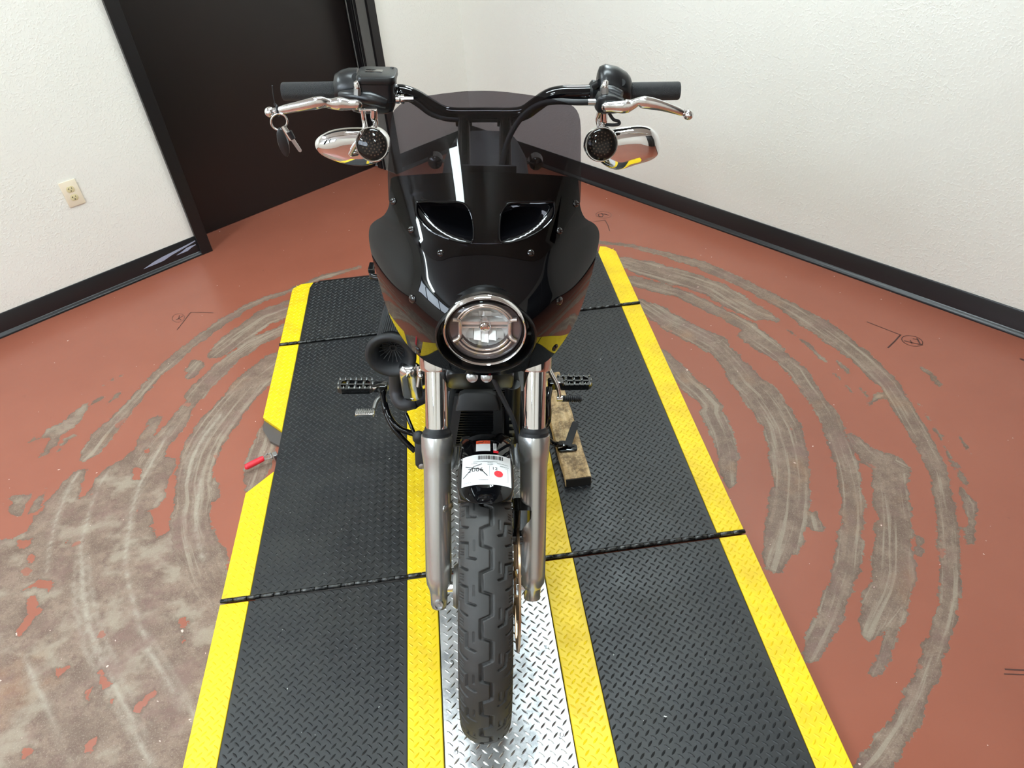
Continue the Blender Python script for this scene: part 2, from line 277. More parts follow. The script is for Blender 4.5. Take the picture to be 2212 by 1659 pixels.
# floor, one fine grid carrying the wear map
BANDS=[[[0.682,3.17,0.015],[0.838,3.099,0.016],[1.0,2.966,0.025],[1.126,2.841,0.037],[1.234,2.685,0.034],[1.31,2.545,0.036],[1.382,2.413,0.041],[1.439,2.272,0.06],[1.483,2.137,0.051],[1.513,2.013,0.047],[1.528,1.873,0.041],[1.512,1.74,0.039],[1.496,1.633,0.037],[1.481,1.525,0.033],[1.459,1.426,0.029],[1.42,1.336,0.027],[1.367,1.225,0.029],[1.323,1.148,0.028],[1.277,1.065,0.028],[1.224,0.982,0.028],[1.16,0.906,0.027],[1.089,0.837,0.026],[1.004,0.75,0.027],[0.922,0.679,0.027],[0.838,0.618,0.031],[0.761,0.572,0.034]],[[0.769,2.953,0.043],[0.863,2.868,0.071],[0.971,2.773,0.07],[1.034,2.719,0.068],[1.111,2.634,0.065],[1.17,2.511,0.064],[1.229,2.402,0.051],[1.286,2.347,0.016]],[[0.775,2.775,0.041],[0.87,2.696,0.04],[0.954,2.63,0.034],[1.008,2.554,0.035],[1.091,2.43,0.034],[1.154,2.333,0.038],[1.186,2.23,0.035],[1.213,2.148,0.034],[1.146,2.257,0.052],[1.178,2.178,0.047],[1.213,2.082,0.033],[1.236,2.01,0.043],[1.234,1.911,0.039],[1.238,1.833,0.035],[1.238,1.759,0.038],[1.224,1.682,0.038],[1.206,1.589,0.037],[1.187,1.507,0.037],[1.161,1.425,0.037],[1.131,1.354,0.033],[1.09,1.271,0.033],[1.048,1.204,0.038],[1.006,1.133,0.038],[0.941,1.056,0.03],[0.887,0.988,0.033],[0.829,0.929,0.03],[0.776,0.879,0.019]],[[0.768,2.586,0.032],[0.815,2.496,0.052],[0.861,2.401,0.059],[0.913,2.333,0.06],[0.976,2.233,0.062],[1.007,2.151,0.03],[0.982,2.237,0.062],[0.995,2.184,0.048],[1.016,2.072,0.052],[1.023,1.978,0.062],[1.046,1.903,0.075],[1.054,1.809,0.071],[1.053,1.713,0.067],[1.029,1.605,0.063],[0.997,1.506,0.061],[0.956,1.415,0.061],[0.917,1.341,0.061],[0.876,1.277,0.057],[0.841,1.226,0.049],[0.799,1.168,0.03]],[[0.762,2.222,0.016],[0.782,2.129,0.034],[0.798,2.035,0.04],[0.832,1.961,0.043],[0.854,1.873,0.037],[0.839,1.832,0.045],[0.839,1.737,0.042],[0.827,1.641,0.036],[0.797,1.541,0.027],[0.779,1.477,0.014]],[[1.268,1.629,0.019],[1.278,1.554,0.036],[1.296,1.509,0.049],[1.32,1.477,0.064],[1.29,1.422,0.054],[1.263,1.362,0.054],[1.227,1.277,0.051],[1.184,1.198,0.053],[1.124,1.089,0.057],[1.08,1.034,0.053],[1.027,0.983,0.05],[0.993,0.949,0.034],[0.96,0.915,0.019]],[[1.075,0.976,0.022],[1.054,0.951,0.021],[1.009,0.902,0.019],[0.962,0.851,0.016],[0.923,0.811,0.012]],[[1.305,2.273,0.004],[1.341,2.166,0.006],[1.364,2.042,0.008]],[[1.407,2.044,0.008],[1.421,1.961,0.009]],[[1.363,1.977,0.004],[1.376,1.858,0.005]],[[1.414,1.877,0.002],[1.419,1.808,0.007]],[[1.694,1.941,0.005],[1.708,1.883,0.015],[1.702,1.814,0.003]],[[1.539,1.453,0.006],[1.511,1.365,0.006]],[[1.487,1.35,0.008],[1.479,1.289,0.021],[1.459,1.25,0.01],[1.393,1.153,0.012]],[[1.621,1.573,0.003],[1.602,1.476,0.003]],[[1.398,1.778,0.009],[1.473,1.814,0.015]],[[1.575,1.753,0.002],[1.558,1.592,0.002],[1.514,1.416,0.002]],[[1.256,1.186,0.012],[1.226,1.142,0.013]],[[0.993,1.328,0.014],[0.982,1.283,0.021]],[[-0.519,3.185,0.011],[-0.702,3.126,0.023],[-0.851,3.028,0.018],[-0.957,2.988,0.022],[-1.056,2.914,0.026],[-1.143,2.804,0.03],[-1.222,2.686,0.028],[-1.294,2.564,0.032],[-1.337,2.475,0.024],[-1.369,2.359,0.027],[-1.402,2.26,0.031],[-1.427,2.182,0.038],[-1.447,2.115,0.045],[-1.461,2.05,0.04],[-1.475,2.016,0.021]],[[-0.825,2.879,0.075],[-0.933,2.824,0.071],[-0.992,2.748,0.064],[-1.048,2.675,0.061],[-1.101,2.593,0.048]],[[-1.162,2.505,0.023],[-1.181,2.445,0.027]],[[-1.188,2.532,0.019],[-1.209,2.482,0.019]],[[-0.813,2.724,0.037],[-0.908,2.659,0.043],[-0.969,2.612,0.046],[-1.024,2.544,0.036],[-1.073,2.456,0.043],[-1.118,2.361,0.045],[-1.137,2.306,0.044],[-1.141,2.268,0.028],[-1.155,2.223,0.032],[-1.172,2.144,0.042],[-1.187,2.086,0.045],[-1.212,2.048,0.048],[-1.228,1.976,0.051]],[[-0.826,2.462,0.081],[-0.913,2.353,0.08],[-0.945,2.279,0.072],[-0.975,2.209,0.074],[-1.007,2.123,0.078],[-1.031,2.041,0.075],[-1.042,1.96,0.071],[-1.042,1.881,0.068],[-1.035,1.804,0.062],[-1.013,1.728,0.065],[-1.008,1.658,0.06],[-0.985,1.584,0.06],[-0.953,1.511,0.063],[-0.905,1.408,0.053],[-0.853,1.328,0.034]],[[-0.807,2.074,0.029],[-0.807,1.971,0.045],[-0.814,1.889,0.052],[-0.819,1.805,0.039],[-0.827,1.743,0.015]],[[-1.521,2.468,0.004],[-1.48,2.505,0.007]],[[-1.559,2.432,0.004],[-1.546,2.442,0.005]],[[-1.552,2.329,0.009],[-1.528,2.362,0.012]],[[-1.49,2.317,0.004],[-1.461,2.379,0.007]],[[-1.589,2.068,0.004],[-1.582,2.132,0.008],[-1.56,2.146,0.013]]]
STREAKS=[[[-1.472,1.944,0.012],[-1.479,1.842,0.016],[-1.471,1.72,0.017],[-1.449,1.604,0.013],[-1.415,1.49,0.008]],[[-1.364,1.919,0.009],[-1.372,1.855,0.01],[-1.369,1.762,0.01],[-1.357,1.672,0.014],[-1.345,1.587,0.013],[-1.312,1.504,0.027],[-1.278,1.407,0.034],[-1.217,1.283,0.036],[-1.146,1.167,0.037],[-1.066,1.058,0.032],[-0.997,0.958,0.025],[-0.918,0.839,0.021]],[[-1.182,2.127,0.013],[-1.21,1.966,0.018],[-1.225,1.83,0.019],[-1.217,1.707,0.019],[-1.198,1.612,0.016],[-1.179,1.502,0.012],[-1.126,1.383,0.014],[-1.069,1.271,0.017],[-1.007,1.166,0.024],[-0.936,1.072,0.025],[-0.874,0.997,0.021],[-0.816,0.932,0.015]],[[-1.006,2.164,0.021],[-1.045,2.057,0.029],[-1.067,1.934,0.027],[-1.055,1.801,0.017]],[[-1.01,1.825,0.019],[-0.996,1.699,0.02],[-0.974,1.581,0.016],[-0.922,1.461,0.015]],[[-1.038,1.706,0.006],[-1.014,1.588,0.006],[-0.969,1.449,0.006]],[[-1.365,1.2,0.011],[-1.286,1.09,0.015],[-1.195,0.965,0.016],[-1.123,0.868,0.01]],[[-1.047,0.996,0.005],[-0.969,0.92,0.01],[-0.92,0.847,0.01]]]
POLYS=[[0,[[-1.75,2.132],[-1.729,2.162],[-1.693,2.159],[-1.686,2.195],[-1.655,2.22],[-1.626,2.254],[-1.611,2.299],[-1.574,2.345],[-1.56,2.29],[-1.568,2.235],[-1.583,2.192],[-1.612,2.144],[-1.611,2.1],[-1.628,2.053],[-1.651,2.051],[-1.655,2.152],[-1.691,2.155],[-1.71,2.14]]],[0,[[-1.694,1.829],[-1.673,1.856],[-1.604,1.857],[-1.601,1.825],[-1.609,1.755],[-1.647,1.773]]],[0,[[-1.576,1.773],[-1.584,1.829],[-1.565,1.876],[-1.552,1.854],[-1.554,1.763]]],[0,[[-0.963,1.823],[-0.935,1.78],[-0.924,1.723],[-0.95,1.697],[-0.989,1.728]]],[0,[[-1.447,1.953],[-1.488,1.947],[-1.518,1.874],[-1.535,1.808],[-1.53,1.771],[-1.563,1.741],[-1.553,1.682],[-1.587,1.66],[-1.636,1.662],[-1.862,1.693],[-1.472,0.824],[-0.771,0.728],[-0.826,1.17],[-0.818,1.299],[-0.86,1.509],[-0.908,1.532],[-0.905,1.581],[-0.947,1.599],[-0.957,1.663],[-1.075,1.713],[-1.071,1.608],[-1.097,1.574],[-1.131,1.635],[-1.122,1.668],[-1.166,1.698],[-1.132,1.722],[-1.113,1.755],[-1.13,1.839],[-1.116,1.895],[-1.123,1.944],[-1.175,1.96],[-1.172,2.066],[-1.219,2.074],[-1.25,2.094],[-1.232,2.143],[-1.234,2.198],[-1.267,2.196],[-1.295,2.186],[-1.278,2.144],[-1.303,2.089],[-1.296,2.044],[-1.32,1.992],[-1.327,1.952],[-1.341,1.969],[-1.376,1.941],[-1.401,1.873],[-1.4,1.828],[-1.407,1.808],[-1.425,1.808],[-1.441,1.867],[-1.444,1.946]]],[1,[[-1.73,1.893],[-1.674,1.761],[-1.647,1.832]]],[1,[[-1.26,1.989],[-1.256,2.027],[-1.233,2.005],[-1.236,1.971]]],[1,[[-1.277,1.93],[-1.237,1.923],[-1.233,1.857],[-1.262,1.862]]],[1,[[-1.486,1.439],[-1.429,1.485],[-1.364,1.45],[-1.385,1.423],[-1.432,1.443],[-1.468,1.43]]],[1,[[-1.444,1.409],[-1.423,1.417],[-1.395,1.372],[-1.346,1.359],[-1.389,1.331],[-1.407,1.268],[-1.432,1.283],[-1.422,1.342]]],[1,[[-1.51,1.549],[-1.499,1.586],[-1.471,1.562],[-1.483,1.532]]],[1,[[-0.955,1.259],[-0.934,1.272],[-0.907,1.241],[-0.927,1.222],[-0.9,1.165],[-0.919,1.168],[-0.94,1.219]]],[1,[[-1.153,1.133],[-1.128,1.139],[-1.105,1.097],[-1.091,1.08],[-1.105,1.068],[-1.129,1.1]]],[1,[[-1.012,1.008],[-0.984,1.032],[-0.966,1.048],[-0.949,1.036],[-0.966,1.015],[-0.982,0.995],[-0.981,0.96],[-1.007,0.99]]],[1,[[-1.155,1.071],[-1.138,1.087],[-1.131,1.039],[-1.138,1.022]]],[1,[[-1.117,0.899],[-1.099,0.942],[-1.072,0.938],[-1.077,0.902],[-1.084,0.886]]],[1,[[-1.281,0.947],[-1.252,0.947],[-1.237,0.92],[-1.254,0.902]]],[1,[[-1.083,1.042],[-1.06,1.038],[-1.059,1.006],[-1.074,1.013]]],[1,[[-1.263,1.149],[-1.221,1.158],[-1.229,1.129],[-1.247,1.118]]],[1,[[-1.413,1.626],[-1.391,1.626],[-1.394,1.603]]],[1,[[-1.579,1.654],[-1.513,1.65],[-1.513,1.609],[-1.553,1.602]]]]
MARKS=[[0.004,[[1.6435,2.257],[1.6749,2.215],[1.7267,2.1467]]],[0.006,[[1.7267,2.1467],[1.6823,2.1106],[1.6374,2.0776]]],[0.003,[[1.7808,2.078],[1.7724,2.0701],[1.7617,2.0655],[1.7497,2.0647],[1.7378,2.0678],[1.7272,2.0743],[1.719,2.0837],[1.7141,2.095],[1.7131,2.107],[1.7161,2.1183],[1.7229,2.1278],[1.7327,2.1343],[1.7443,2.1372],[1.7567,2.136],[1.7683,2.131],[1.7779,2.1226],[1.7844,2.112],[1.7872,2.1001],[1.7859,2.0883],[1.7808,2.078]]],[0.005,[[1.7212,2.1072],[1.7476,2.0864],[1.7747,2.0678]]],[0.006,[[1.7769,2.1117],[1.7685,2.0757]]],[0.003,[[1.7608,2.1136],[1.7739,2.1065]]],[0.004,[[1.7444,2.1048],[1.7399,2.0849]]],[0.003,[[0.7153,3.3885],[0.7788,3.3889]]],[0.004,[[0.7788,3.3889],[0.7822,3.3323],[0.7768,3.2679]]],[0.002,[[0.8235,3.4365],[0.8183,3.4251],[0.8096,3.4165],[0.7981,3.4116],[0.7852,3.411],[0.7723,3.4146],[0.7606,3.422],[0.7514,3.4327],[0.7458,3.4453],[0.7444,3.4585],[0.7473,3.471],[0.7542,3.4813],[0.7645,3.4883],[0.777,3.4912],[0.7903,3.4897],[0.803,3.4839],[0.8136,3.4745],[0.821,3.4626],[0.8244,3.4494],[0.8235,3.4365]]],[0.005,[[0.7575,3.4601],[0.7565,3.4375],[0.7717,3.4299],[0.7823,3.4472],[0.7766,3.4676],[0.7575,3.4601]]],[0.005,[[0.7753,3.4679],[0.7935,3.4565],[0.8085,3.4409]]],[0.004,[[-1.3295,2.8043],[-1.3005,2.9388]]],[0.003,[[-1.3005,2.9388],[-1.2472,2.9277],[-1.1895,2.9118]]],[0.0015,[[-1.3209,2.9063],[-1.3184,2.8942],[-1.3193,2.883],[-1.3232,2.8741],[-1.3299,2.8683],[-1.3385,2.8663],[-1.3482,2.8682],[-1.358,2.8738],[-1.3667,2.8827],[-1.3735,2.8937],[-1.3776,2.9058],[-1.3786,2.9177],[-1.3763,2.9281],[-1.3709,2.9357],[-1.3631,2.9398],[-1.3536,2.9399],[-1.3436,2.936],[-1.3342,2.9285],[-1.3263,2.9182],[-1.3209,2.9063]]],[0.004,[[-1.3551,2.8889],[-1.3436,2.9007],[-1.3323,2.914]]],[0.003,[[-1.3473,2.9223],[-1.3467,2.8898]]],[0.003,[[-1.3408,2.895],[-1.33,2.8799]]],[0.01,[[2.0783,1.9171],[2.0842,1.9066]]],[0.004,[[1.2482,0.7769],[1.2952,0.7669]]],[0.003,[[1.2381,0.7655],[1.2877,0.7562]]]]
def gridline(a,b,fa,fb,fine,coarse):
    L=[];x=a
    while x<b: L.append(x); x+=fine if fa<=x<fb else coarse
    return np.array(L+[b])
gu=gridline(-.2,LU+.2,0,5.3,.011,.15); gv=gridline(-.2,LV+.2,0,5.2,.011,.15)
U,V=np.meshgrid(gu,gv,indexing='ij'); X=CN[0]+EU[0]*U+EV[0]*V; Y=CN[1]+EU[1]*U+EV[1]*V
P=np.stack([X.ravel(),Y.ravel()],1); wear=np.full(len(P),-.15); trk=np.zeros((len(P),3)); best=np.full(len(P),9.)
for bi,B in enumerate(BANDS):
    B=np.array(B); s0=0; lo=B[:,:2].min(0)-.3; hi=B[:,:2].max(0)+.3; idx=np.where(((P>lo)&(P<hi)).all(1))[0]; Q=P[idx]
    bd=np.full(len(Q),9.); bw=np.full(len(Q),-.15); bs=np.zeros(len(Q)); bx=np.zeros(len(Q))
    for a,b in zip(B[:-1],B[1:]):
        d=b[:2]-a[:2]; L=np.hypot(*d); t=np.clip(((Q-a[:2])@d)/L**2,0,1); c=a[:2]+t[:,None]*d; e=Q-c; dist=np.hypot(e[:,0],e[:,1]); wd=a[2]+t*(b[2]-a[2])
        sd=(d[0]*e[:,1]-d[1]*e[:,0])/L; sel=(wd-dist)>bw
        bw[sel]=(wd-dist)[sel]; bs[sel]=s0+t[sel]*L; bx[sel]=sd[sel]; s0+=L
    up=bw>wear[idx]; ii=idx[up]; wear[ii]=bw[up]; trk[ii,0]=bx[up]; trk[ii,1]=bs[up]; trk[ii,2]=bi*3.7
def pdist(Q,poly):
    A=np.array(poly); ins=np.zeros(len(Q),bool); D=np.full(len(Q),9.)
    for a,b in zip(A,np.roll(A,-1,0)):
        d=b-a; t=np.clip(((Q-a)@d)/(d@d+1e-12),0,1); D=np.minimum(D,np.hypot(*(Q-a-t[:,None]*d).T))
        cr=((a[1]>Q[:,1])!=(b[1]>Q[:,1])); xx=a[0]+(Q[:,1]-a[1])*d[0]/(d[1] if abs(d[1])>1e-9 else 1e-9); ins^=cr&(Q[:,0]<xx)
    return np.where(ins,D,-D)
for hole,poly in POLYS:
    A=np.array(poly); lo=A.min(0)-.2; hi=A.max(0)+.2; idx=np.where(((P>lo)&(P<hi)).all(1))[0]; sd=pdist(P[idx],poly)
    if hole: wear[idx]=np.minimum(wear[idx],-sd*1.0+.004)
    else: 
        up=(wear[idx]<-.0)&(sd>wear[idx]); wear[idx]=np.maximum(wear[idx],sd)
        ii=idx[up]; r=np.hypot(P[ii,0]-.2,P[ii,1]-1.2); an=np.arctan2(P[ii,1]-1.2,P[ii,0]-.2); trk[ii,0]=r; trk[ii,0]=P[ii,0]*.12; trk[ii,1]=P[ii,1]*4; trk[ii,2]=50
wear=np.clip(wear,-.15,.15)
streakv=np.zeros(len(P))
for B in STREAKS:
    B=np.array(B)
    for a_,b_2 in zip(B[:-1],B[1:]):
        d=b_2[:2]-a_[:2]; t=np.clip(((P-a_[:2])@d)/(d@d),0,1); e=P-a_[:2]-t[:,None]*d; dist=np.hypot(e[:,0],e[:,1]); wd=a_[2]+t*(b_2[2]-a_[2]); streakv=np.maximum(streakv,np.clip((wd-dist)/.012,0,1)*(.55+.45*np.cos(dist/wd*7)))
nu,nv=len(gu),len(gv); I=(np.arange(nu-1)[:,None]*nv+np.arange(nv-1)[None,:]).ravel(); F=np.stack([I,I+1,I+nv+1,I+nv],1)
me=bpy.data.meshes.new('floor'); me.vertices.add(len(P)); me.vertices.foreach_set('co',np.column_stack([P,np.zeros(len(P))]).ravel())
me.loops.add(F.size); me.loops.foreach_set('vertex_index',F.ravel()); me.polygons.add(len(F)); me.polygons.foreach_set('loop_start',np.arange(0,F.size,4)); me.polygons.foreach_set('loop_total',np.full(len(F),4)); me.update()
at_=me.attributes.new('wear','FLOAT','POINT'); at_.data.foreach_set('value',wear.astype(np.float32)); at_=me.attributes.new('streak','FLOAT','POINT'); at_.data.foreach_set('value',streakv.astype(np.float32)); at_=me.attributes.new('trk','FLOAT_VECTOR','POINT'); at_.data.foreach_set('vector',trk.astype(np.float32).ravel())
me.materials.append(M_floor); floor=link('floor',me,None,**K)
nrm=[p.normal.z for p in me.polygons[:1]]
if nrm[0]<0: me.flip_normals()
mb=MB()
for wd,pl_ in MARKS:
    A=[Vector(p) for p in pl_]
    for a,b in zip(A[:-1],A[1:]):
        d=(b-a).normalized(); n_=Vector((-d.y,d.x))*wd/2; a2=a-d*wd*.3; b2=b+d*wd*.3
        mb.add([(q.x,q.y,.0006) for q in (a2-n_,b2-n_,b2+n_,a2+n_)],[(0,1,2,3)])
obj('handwritten_marks',mb,M_marker,floor,flat=True)
# baseboards with a rounded toe
def baseboard(name,u0,v0,u1,v1,nx):
    mb=MB(); prof=[(0,.0),(.02,.0),(.021,.005),(.018,.011),(.010,.015),(.006,.02),(.006,.103),(.004,.106),(0,.106)]
    a,b=np.array((u0,v0)),np.array((u1,v1)); nx=np.array(nx)
    mb.rings([[rm(*(q+nx*t),z) for t,z in prof] for q in (a,b)]); obj(name,mb,M_vinyl,**K)
baseboard('baseboard_left',DU1+.06,0,LU,0,(0,1))
mb=MB(); sm=[(1.945,.082,.003),(1.97,.078,.004),(2.02,.072,.005),(2.08,.064,.008),(2.13,.057,.011),(2.18,.052,.008),(2.21,.048,.004),(2.235,.045,.001)]
mb.rings([[rm(u,.0068,z-h*random.uniform(.7,1.3)),rm(u,.0072,z),rm(u,.0068,z+h)] for u,z,h in sm],cap=False,close=False); mb.rings([[rm(u,.0068,z-h),rm(u,.0072,z),rm(u,.0068,z+h)] for u,z,h in ((1.95,.062,.002),(1.975,.06,.005),(2.0,.055,.009),(2.03,.05,.004),(2.06,.047,.001))],cap=False,close=False)
obj('paint_smear',mb,mat('pale_scuff',(150,156,176),.5),bpy.data.objects['baseboard_left'],flat=True); baseboard('baseboard_back',.0,0,DU0-.05,0,(0,1)); baseboard('baseboard_right',0,0,0,LV,(1,0))
# door
door=empty('door_1',rm(DU0,-.185),**K); dl=lambda mb:[setattr(mb,'v',[(x-door.location[0],y-door.location[1],z) for x,y,z in mb.v]),mb][1]
mb=MB(); rbox(mb,DU0+.012,DU1-.012,-.23,-.187,.006,DH-.01); obj('door_leaf',dl(mb),M_door,door)
mb=MB(); rbox(mb,DU0-.05,DU0+.0,-.23,.022,0,DH+.05); rbox(mb,DU1,DU1+.06,-.23,.022,0,DH+.06); rbox(mb,DU0-.05,DU1+.06,-.23,.022,DH,DH+.06)
rbox(mb,DU0,DU0+.012,-.165,-.12,0,DH); rbox(mb,DU0,DU0+.008,-.105,-.09,0,DH); rbox(mb,DU1-.012,DU1,-.165,-.12,0,DH); obj('door_casing',dl(mb),M_black_trim,door,bev=.002)
mb=MB()
for z0 in (.25,1.0,1.8): mb.cyl((rm(DU0+.014,-.18,z0)[0]-door.location[0],rm(DU0+.014,-.18,z0)[1]-door.location[1],z0),(rm(DU0+.014,-.18,z0)[0]-door.location[0],rm(DU0+.014,-.18,z0)[1]-door.location[1],z0+.1),.007,10)
obj('door_hinge',mb,M_black_trim,door)
mb=MB(); rbox(mb,DU0-.3,DU1+.3,-.262,-.24,0,DH+.2); obj('light_block_panel',dl(mb),M_door,door)  # added unseen panel, blocks outside light leaking under the door leaf
# dark double door of the wall behind the camera, seen only in reflections
door2=empty('door_2',rm(1.3,LV),**K); mb=MB(); rbox(mb,.12,1.29,LV-.03,LV,0,2.75); rbox(mb,1.31,2.5,LV-.03,LV,0,2.75); q=rm(1.3,LV); mb.v=[(x-q[0],y-q[1],z) for x,y,z in mb.v]; obj('door_leaf',mb,M_door,door2)
# wraparound ceiling fixtures along the lift; the one near the corner is added to brighten it
ln=0
for (x,y) in ((-.28,-.27),(-3.0,-.62),(-2.05,1.7),(.7,3.0),(.05,1.35),(-.6,-2.6)):
    hl_=.28 if ln==0 else .6; t=empty('ceiling_light',(x,y,HT),(0,0,PI/2 if ln==4 else 0),label=['wraparound ceiling fixture over the near end of the lift','wraparound ceiling fixture close to the window wall','wraparound ceiling fixture close to the white wall left of the door','added wraparound ceiling fixture brightening the room corner behind the lift','wraparound ceiling fixture across the lift above the motorcycle','wraparound ceiling fixture far behind the lift'][ln],category='light',group='ceiling lights'); ln+=1
    mb=MB().box((0,0,-.01),(.30,2*hl_+.06,.02))
    for sy in(-1,1): mb.prism([(-.14,0),(.14,0),(.11,-.07),(-.11,-.07)],(0,sy*hl_-.01,-.02),(1,0,0),(0,0,1),.02,w=(0,1,0))
    obj('frame',mb,M_ceil,t,flat=True); mb=MB().prism([(-.13,0),(.13,0),(.10,-.06),(-.10,-.06)],(0,-hl_+.01,-.02),(1,0,0),(0,0,1),2*hl_-.02,w=(0,1,0)); obj('diffuser',mb,M_tube,t,flat=True)
# wall outlet
ou=2.379; t=empty('wall_outlet',rm(ou,0,.508),(0,0,WALL_A),label='ivory duplex outlet plate on the white wall left of the door',category='outlet')
mb=MB().prism(rrect(.072,.116,.004,3),(0,0,0),(1,0,0),(0,0,1),.006,.0015,w=(0,1,0)); 
obj('cover_plate',mb,M_outlet,t)
for s_,nm in((1,'receptacle'),(-1,'receptacle')):
    mb=MB().prism([(x*.0168*(1 if abs(x)<.99 else 1),max(-.0135,min(.0135,y*.0168))) for x,y in circ(1,28)],(0,.0055,s_*.0195),(1,0,0),(0,0,1),.002,.0004,w=(0,1,0)); r_=obj('receptacle',mb,M_recept,t)
    mb=MB(); 
    mb.box((.006,.0076,s_*.0195+.004),(.002,.0008,.008)); mb.box((.0075,.0076,s_*.0195+.004),(.005,.0008,.002)); mb.box((-.0065,.0076,s_*.0195+.004),(.002,.0008,.007)); mb.cyl((.0,.0070,s_*.0195-.007),(.0,.0080,s_*.0195-.007),.0026,10)
    obj('slot',mb,M_slot,r_)
mb=MB().cyl((0,.005,0),(0,.0075,0),.003,10); obj('screw',mb,M_outlet,t)

# ================================================================ LIFT PLATFORM
ZP=.025
plat=empty('service_platform',(0,1.6,0),label='low black and yellow diamond tread platform under the motorcycle',category='platform')
PX=0;PY=-1.6
def plug(mb,x0,x1,y0,y1,z,pitch,Ln,wd,h,ph=(0,0),clip=None):
    i=np.arange(math.floor(x0/pitch)-1,math.ceil(x1/pitch)+1); j=np.arange(math.floor(y0/pitch)-1,math.ceil(y1/pitch)+1)
    base=np.array([(-.5,0,0),(-.18,-.5,0),(.18,-.5,0),(.5,0,0),(.18,.5,0),(-.18,.5,0),(-.2,0,1),(.2,0,1)])*(Ln,wd,h)
    fs=[(0,1,6),(1,2,7,6),(2,3,7),(3,4,7),(4,5,6,7),(5,0,6)]
    for k in (0,1):
        gx,gy=np.meshgrid((i+.5*k)*pitch+ph[0],(j+.5*k)*pitch+ph[1]); gx=gx.ravel();gy=gy.ravel(); q=Ln*.3
        ok=(gx>x0+q)&(gx<x1-q)&(gy>y0+q)&(gy<y1-q)
        if clip is not None: ok&=clip(gx,gy)
        a=PI/4 if k==0 else -PI/4; c,s=math.cos(a),math.sin(a); b=base@np.array([[c,s,0],[-s,c,0],[0,0,1]])
        for x,y in zip(gx[ok],gy[ok]): mb.add(b+(x,y+PY,z),fs)
def slab(name,poly,z0,z1,M,parent,bev=.003):
    mb=MB(); n=len(poly); mb.add([(x,y+PY,z0) for x,y in poly]+[(x,y+PY,z1) for x,y in poly],[tuple(range(n-1,-1,-1)),tuple(range(n,2*n))]+[(i,(i+1)%n,(i+1)%n+n,i+n) for i in range(n)])
    return obj(name,mb,M,parent,bev=bev)
XL,XR=-.826,.752; IL,IR=-.742,.668; CL0,CL1=-.277,-.189; CR0,CR1=.128,.22
secs=[(.012,1.272),(1.290,2.542),(2.558,3.045)]
LP=.0255
for k,(y0,y1) in enumerate(secs):
    last=k==2
    # mats
    for (x0,x1,nm) in ((IL,CL0,'l'),(CR1,IR,'r')):
        m_=slab('rubber_mat',[(x0,y0),(x1,y0),(x1,y1),(x0,y1)],.004,ZP,M_mat,plat)
        mb=MB(); plug(mb,x0,x1,y0,y1,ZP-.0003,LP,.0225,.0064,.0024); obj('tread_lugs',mb,M_mat,m_,flat=True,kind='stuff')
    # yellow strips
    def ystrip(poly,x0,x1,ya,yb,clip=None):
        s_=slab('yellow_edge_strip',poly,.003,ZP+.0008,M_yel,plat); mb=MB(); plug(mb,x0,x1,ya,yb,ZP+.0005,LP,.0225,.0062,.002,clip=clip); obj('tread_lugs',mb,M_yel,s_,flat=True,kind='stuff')
    if k==0: ystrip([(XL,y0),(IL,y0),(IL,y1),(XL,y1)],XL,IL,y0,y1)
    if k==1:
        ystrip([(XL,y0),(IL,y0),(IL,1.793),(XL,1.705)],XL,IL,y0,1.79,lambda x,y:y<1.70+(x-XL)*1.05-.01)
        ystrip([(XL,2.088),(IL,2.0),(IL,y1),(XL,y1)],XL,IL,2.0,y1,lambda x,y:y>2.09-(x-XL)*1.05+.01)
    if last: ystrip([(XL,y0),(IL,y0),(IL,2.994),(-.727,3.045),(-.79,3.04),(XL,2.996)],XL,IL,y0,3.03)
    if last: ystrip([(IR,y0),(XR,y0),(XR,3.018),(.715,3.07),(.685,3.08),(.664,3.02)],IR,XR,y0,3.05)
    else: ystrip([(IR,y0),(XR,y0),(XR,y1),(IR,y1)],IR,XR,y0,y1)
    if not last:
        ystrip([(CL0,y0),(CL1,y0),(CL1,y1),(CL0,y1)],CL0,CL1,y0,y1); ystrip([(CR0,y0),(CR1,y0),(CR1,y1),(CR0,y1)],CR0,CR1,y0,y1)
    p_=slab('diamond_plate',[((CL0 if last else CL1)+.002,y0),((CR1 if last else CR0)-.002,y0),((CR1 if last else CR0)-.002,y1),((CL0 if last else CL1)+.002,y1)],.002,ZP-.004,M_mat if last else M_alu,plat,.001)
    mb=MB(); plug(mb,CL1+.002,CR0-.002,y0,y1,ZP-.0042,.0272,.024,.0055,.0016,(.004,.006)); obj('tread_lugs',mb,M_mat if last else M_alulug,p_,flat=True,kind='stuff')
    if k==0:
        for (x,y) in ((-.159,.995),(.099,1.0),(-.16,.762),(.1,.766),(-.16,.4),(.1,.4)):
            mb=MB().lathe((x,y+PY,ZP-.004),(0,0,1),[(0,.0055),(.0015,.0055),(.002,.0045),(.002,.0022),(.001,.002)],16); obj('rivet',mb,M_bolt,p_)
# far ramp lip
mb=MB(); mb.add([(x,y+PY,z) for x,y,z in ((IL+.03,3.046,ZP),(IR-.0,3.046,ZP),(IR,3.09,.004),(IL+.03,3.09,.004))],[(0,1,2,3)]); mb.add([(x,y+PY,z) for x,y,z in ((IL+.03,3.046,0.002),(IR-.0,3.046,.002),(IR,3.09,.002),(IL+.03,3.09,.002))],[(3,2,1,0)]); obj('ramp_lip',mb,M_mat,plat)
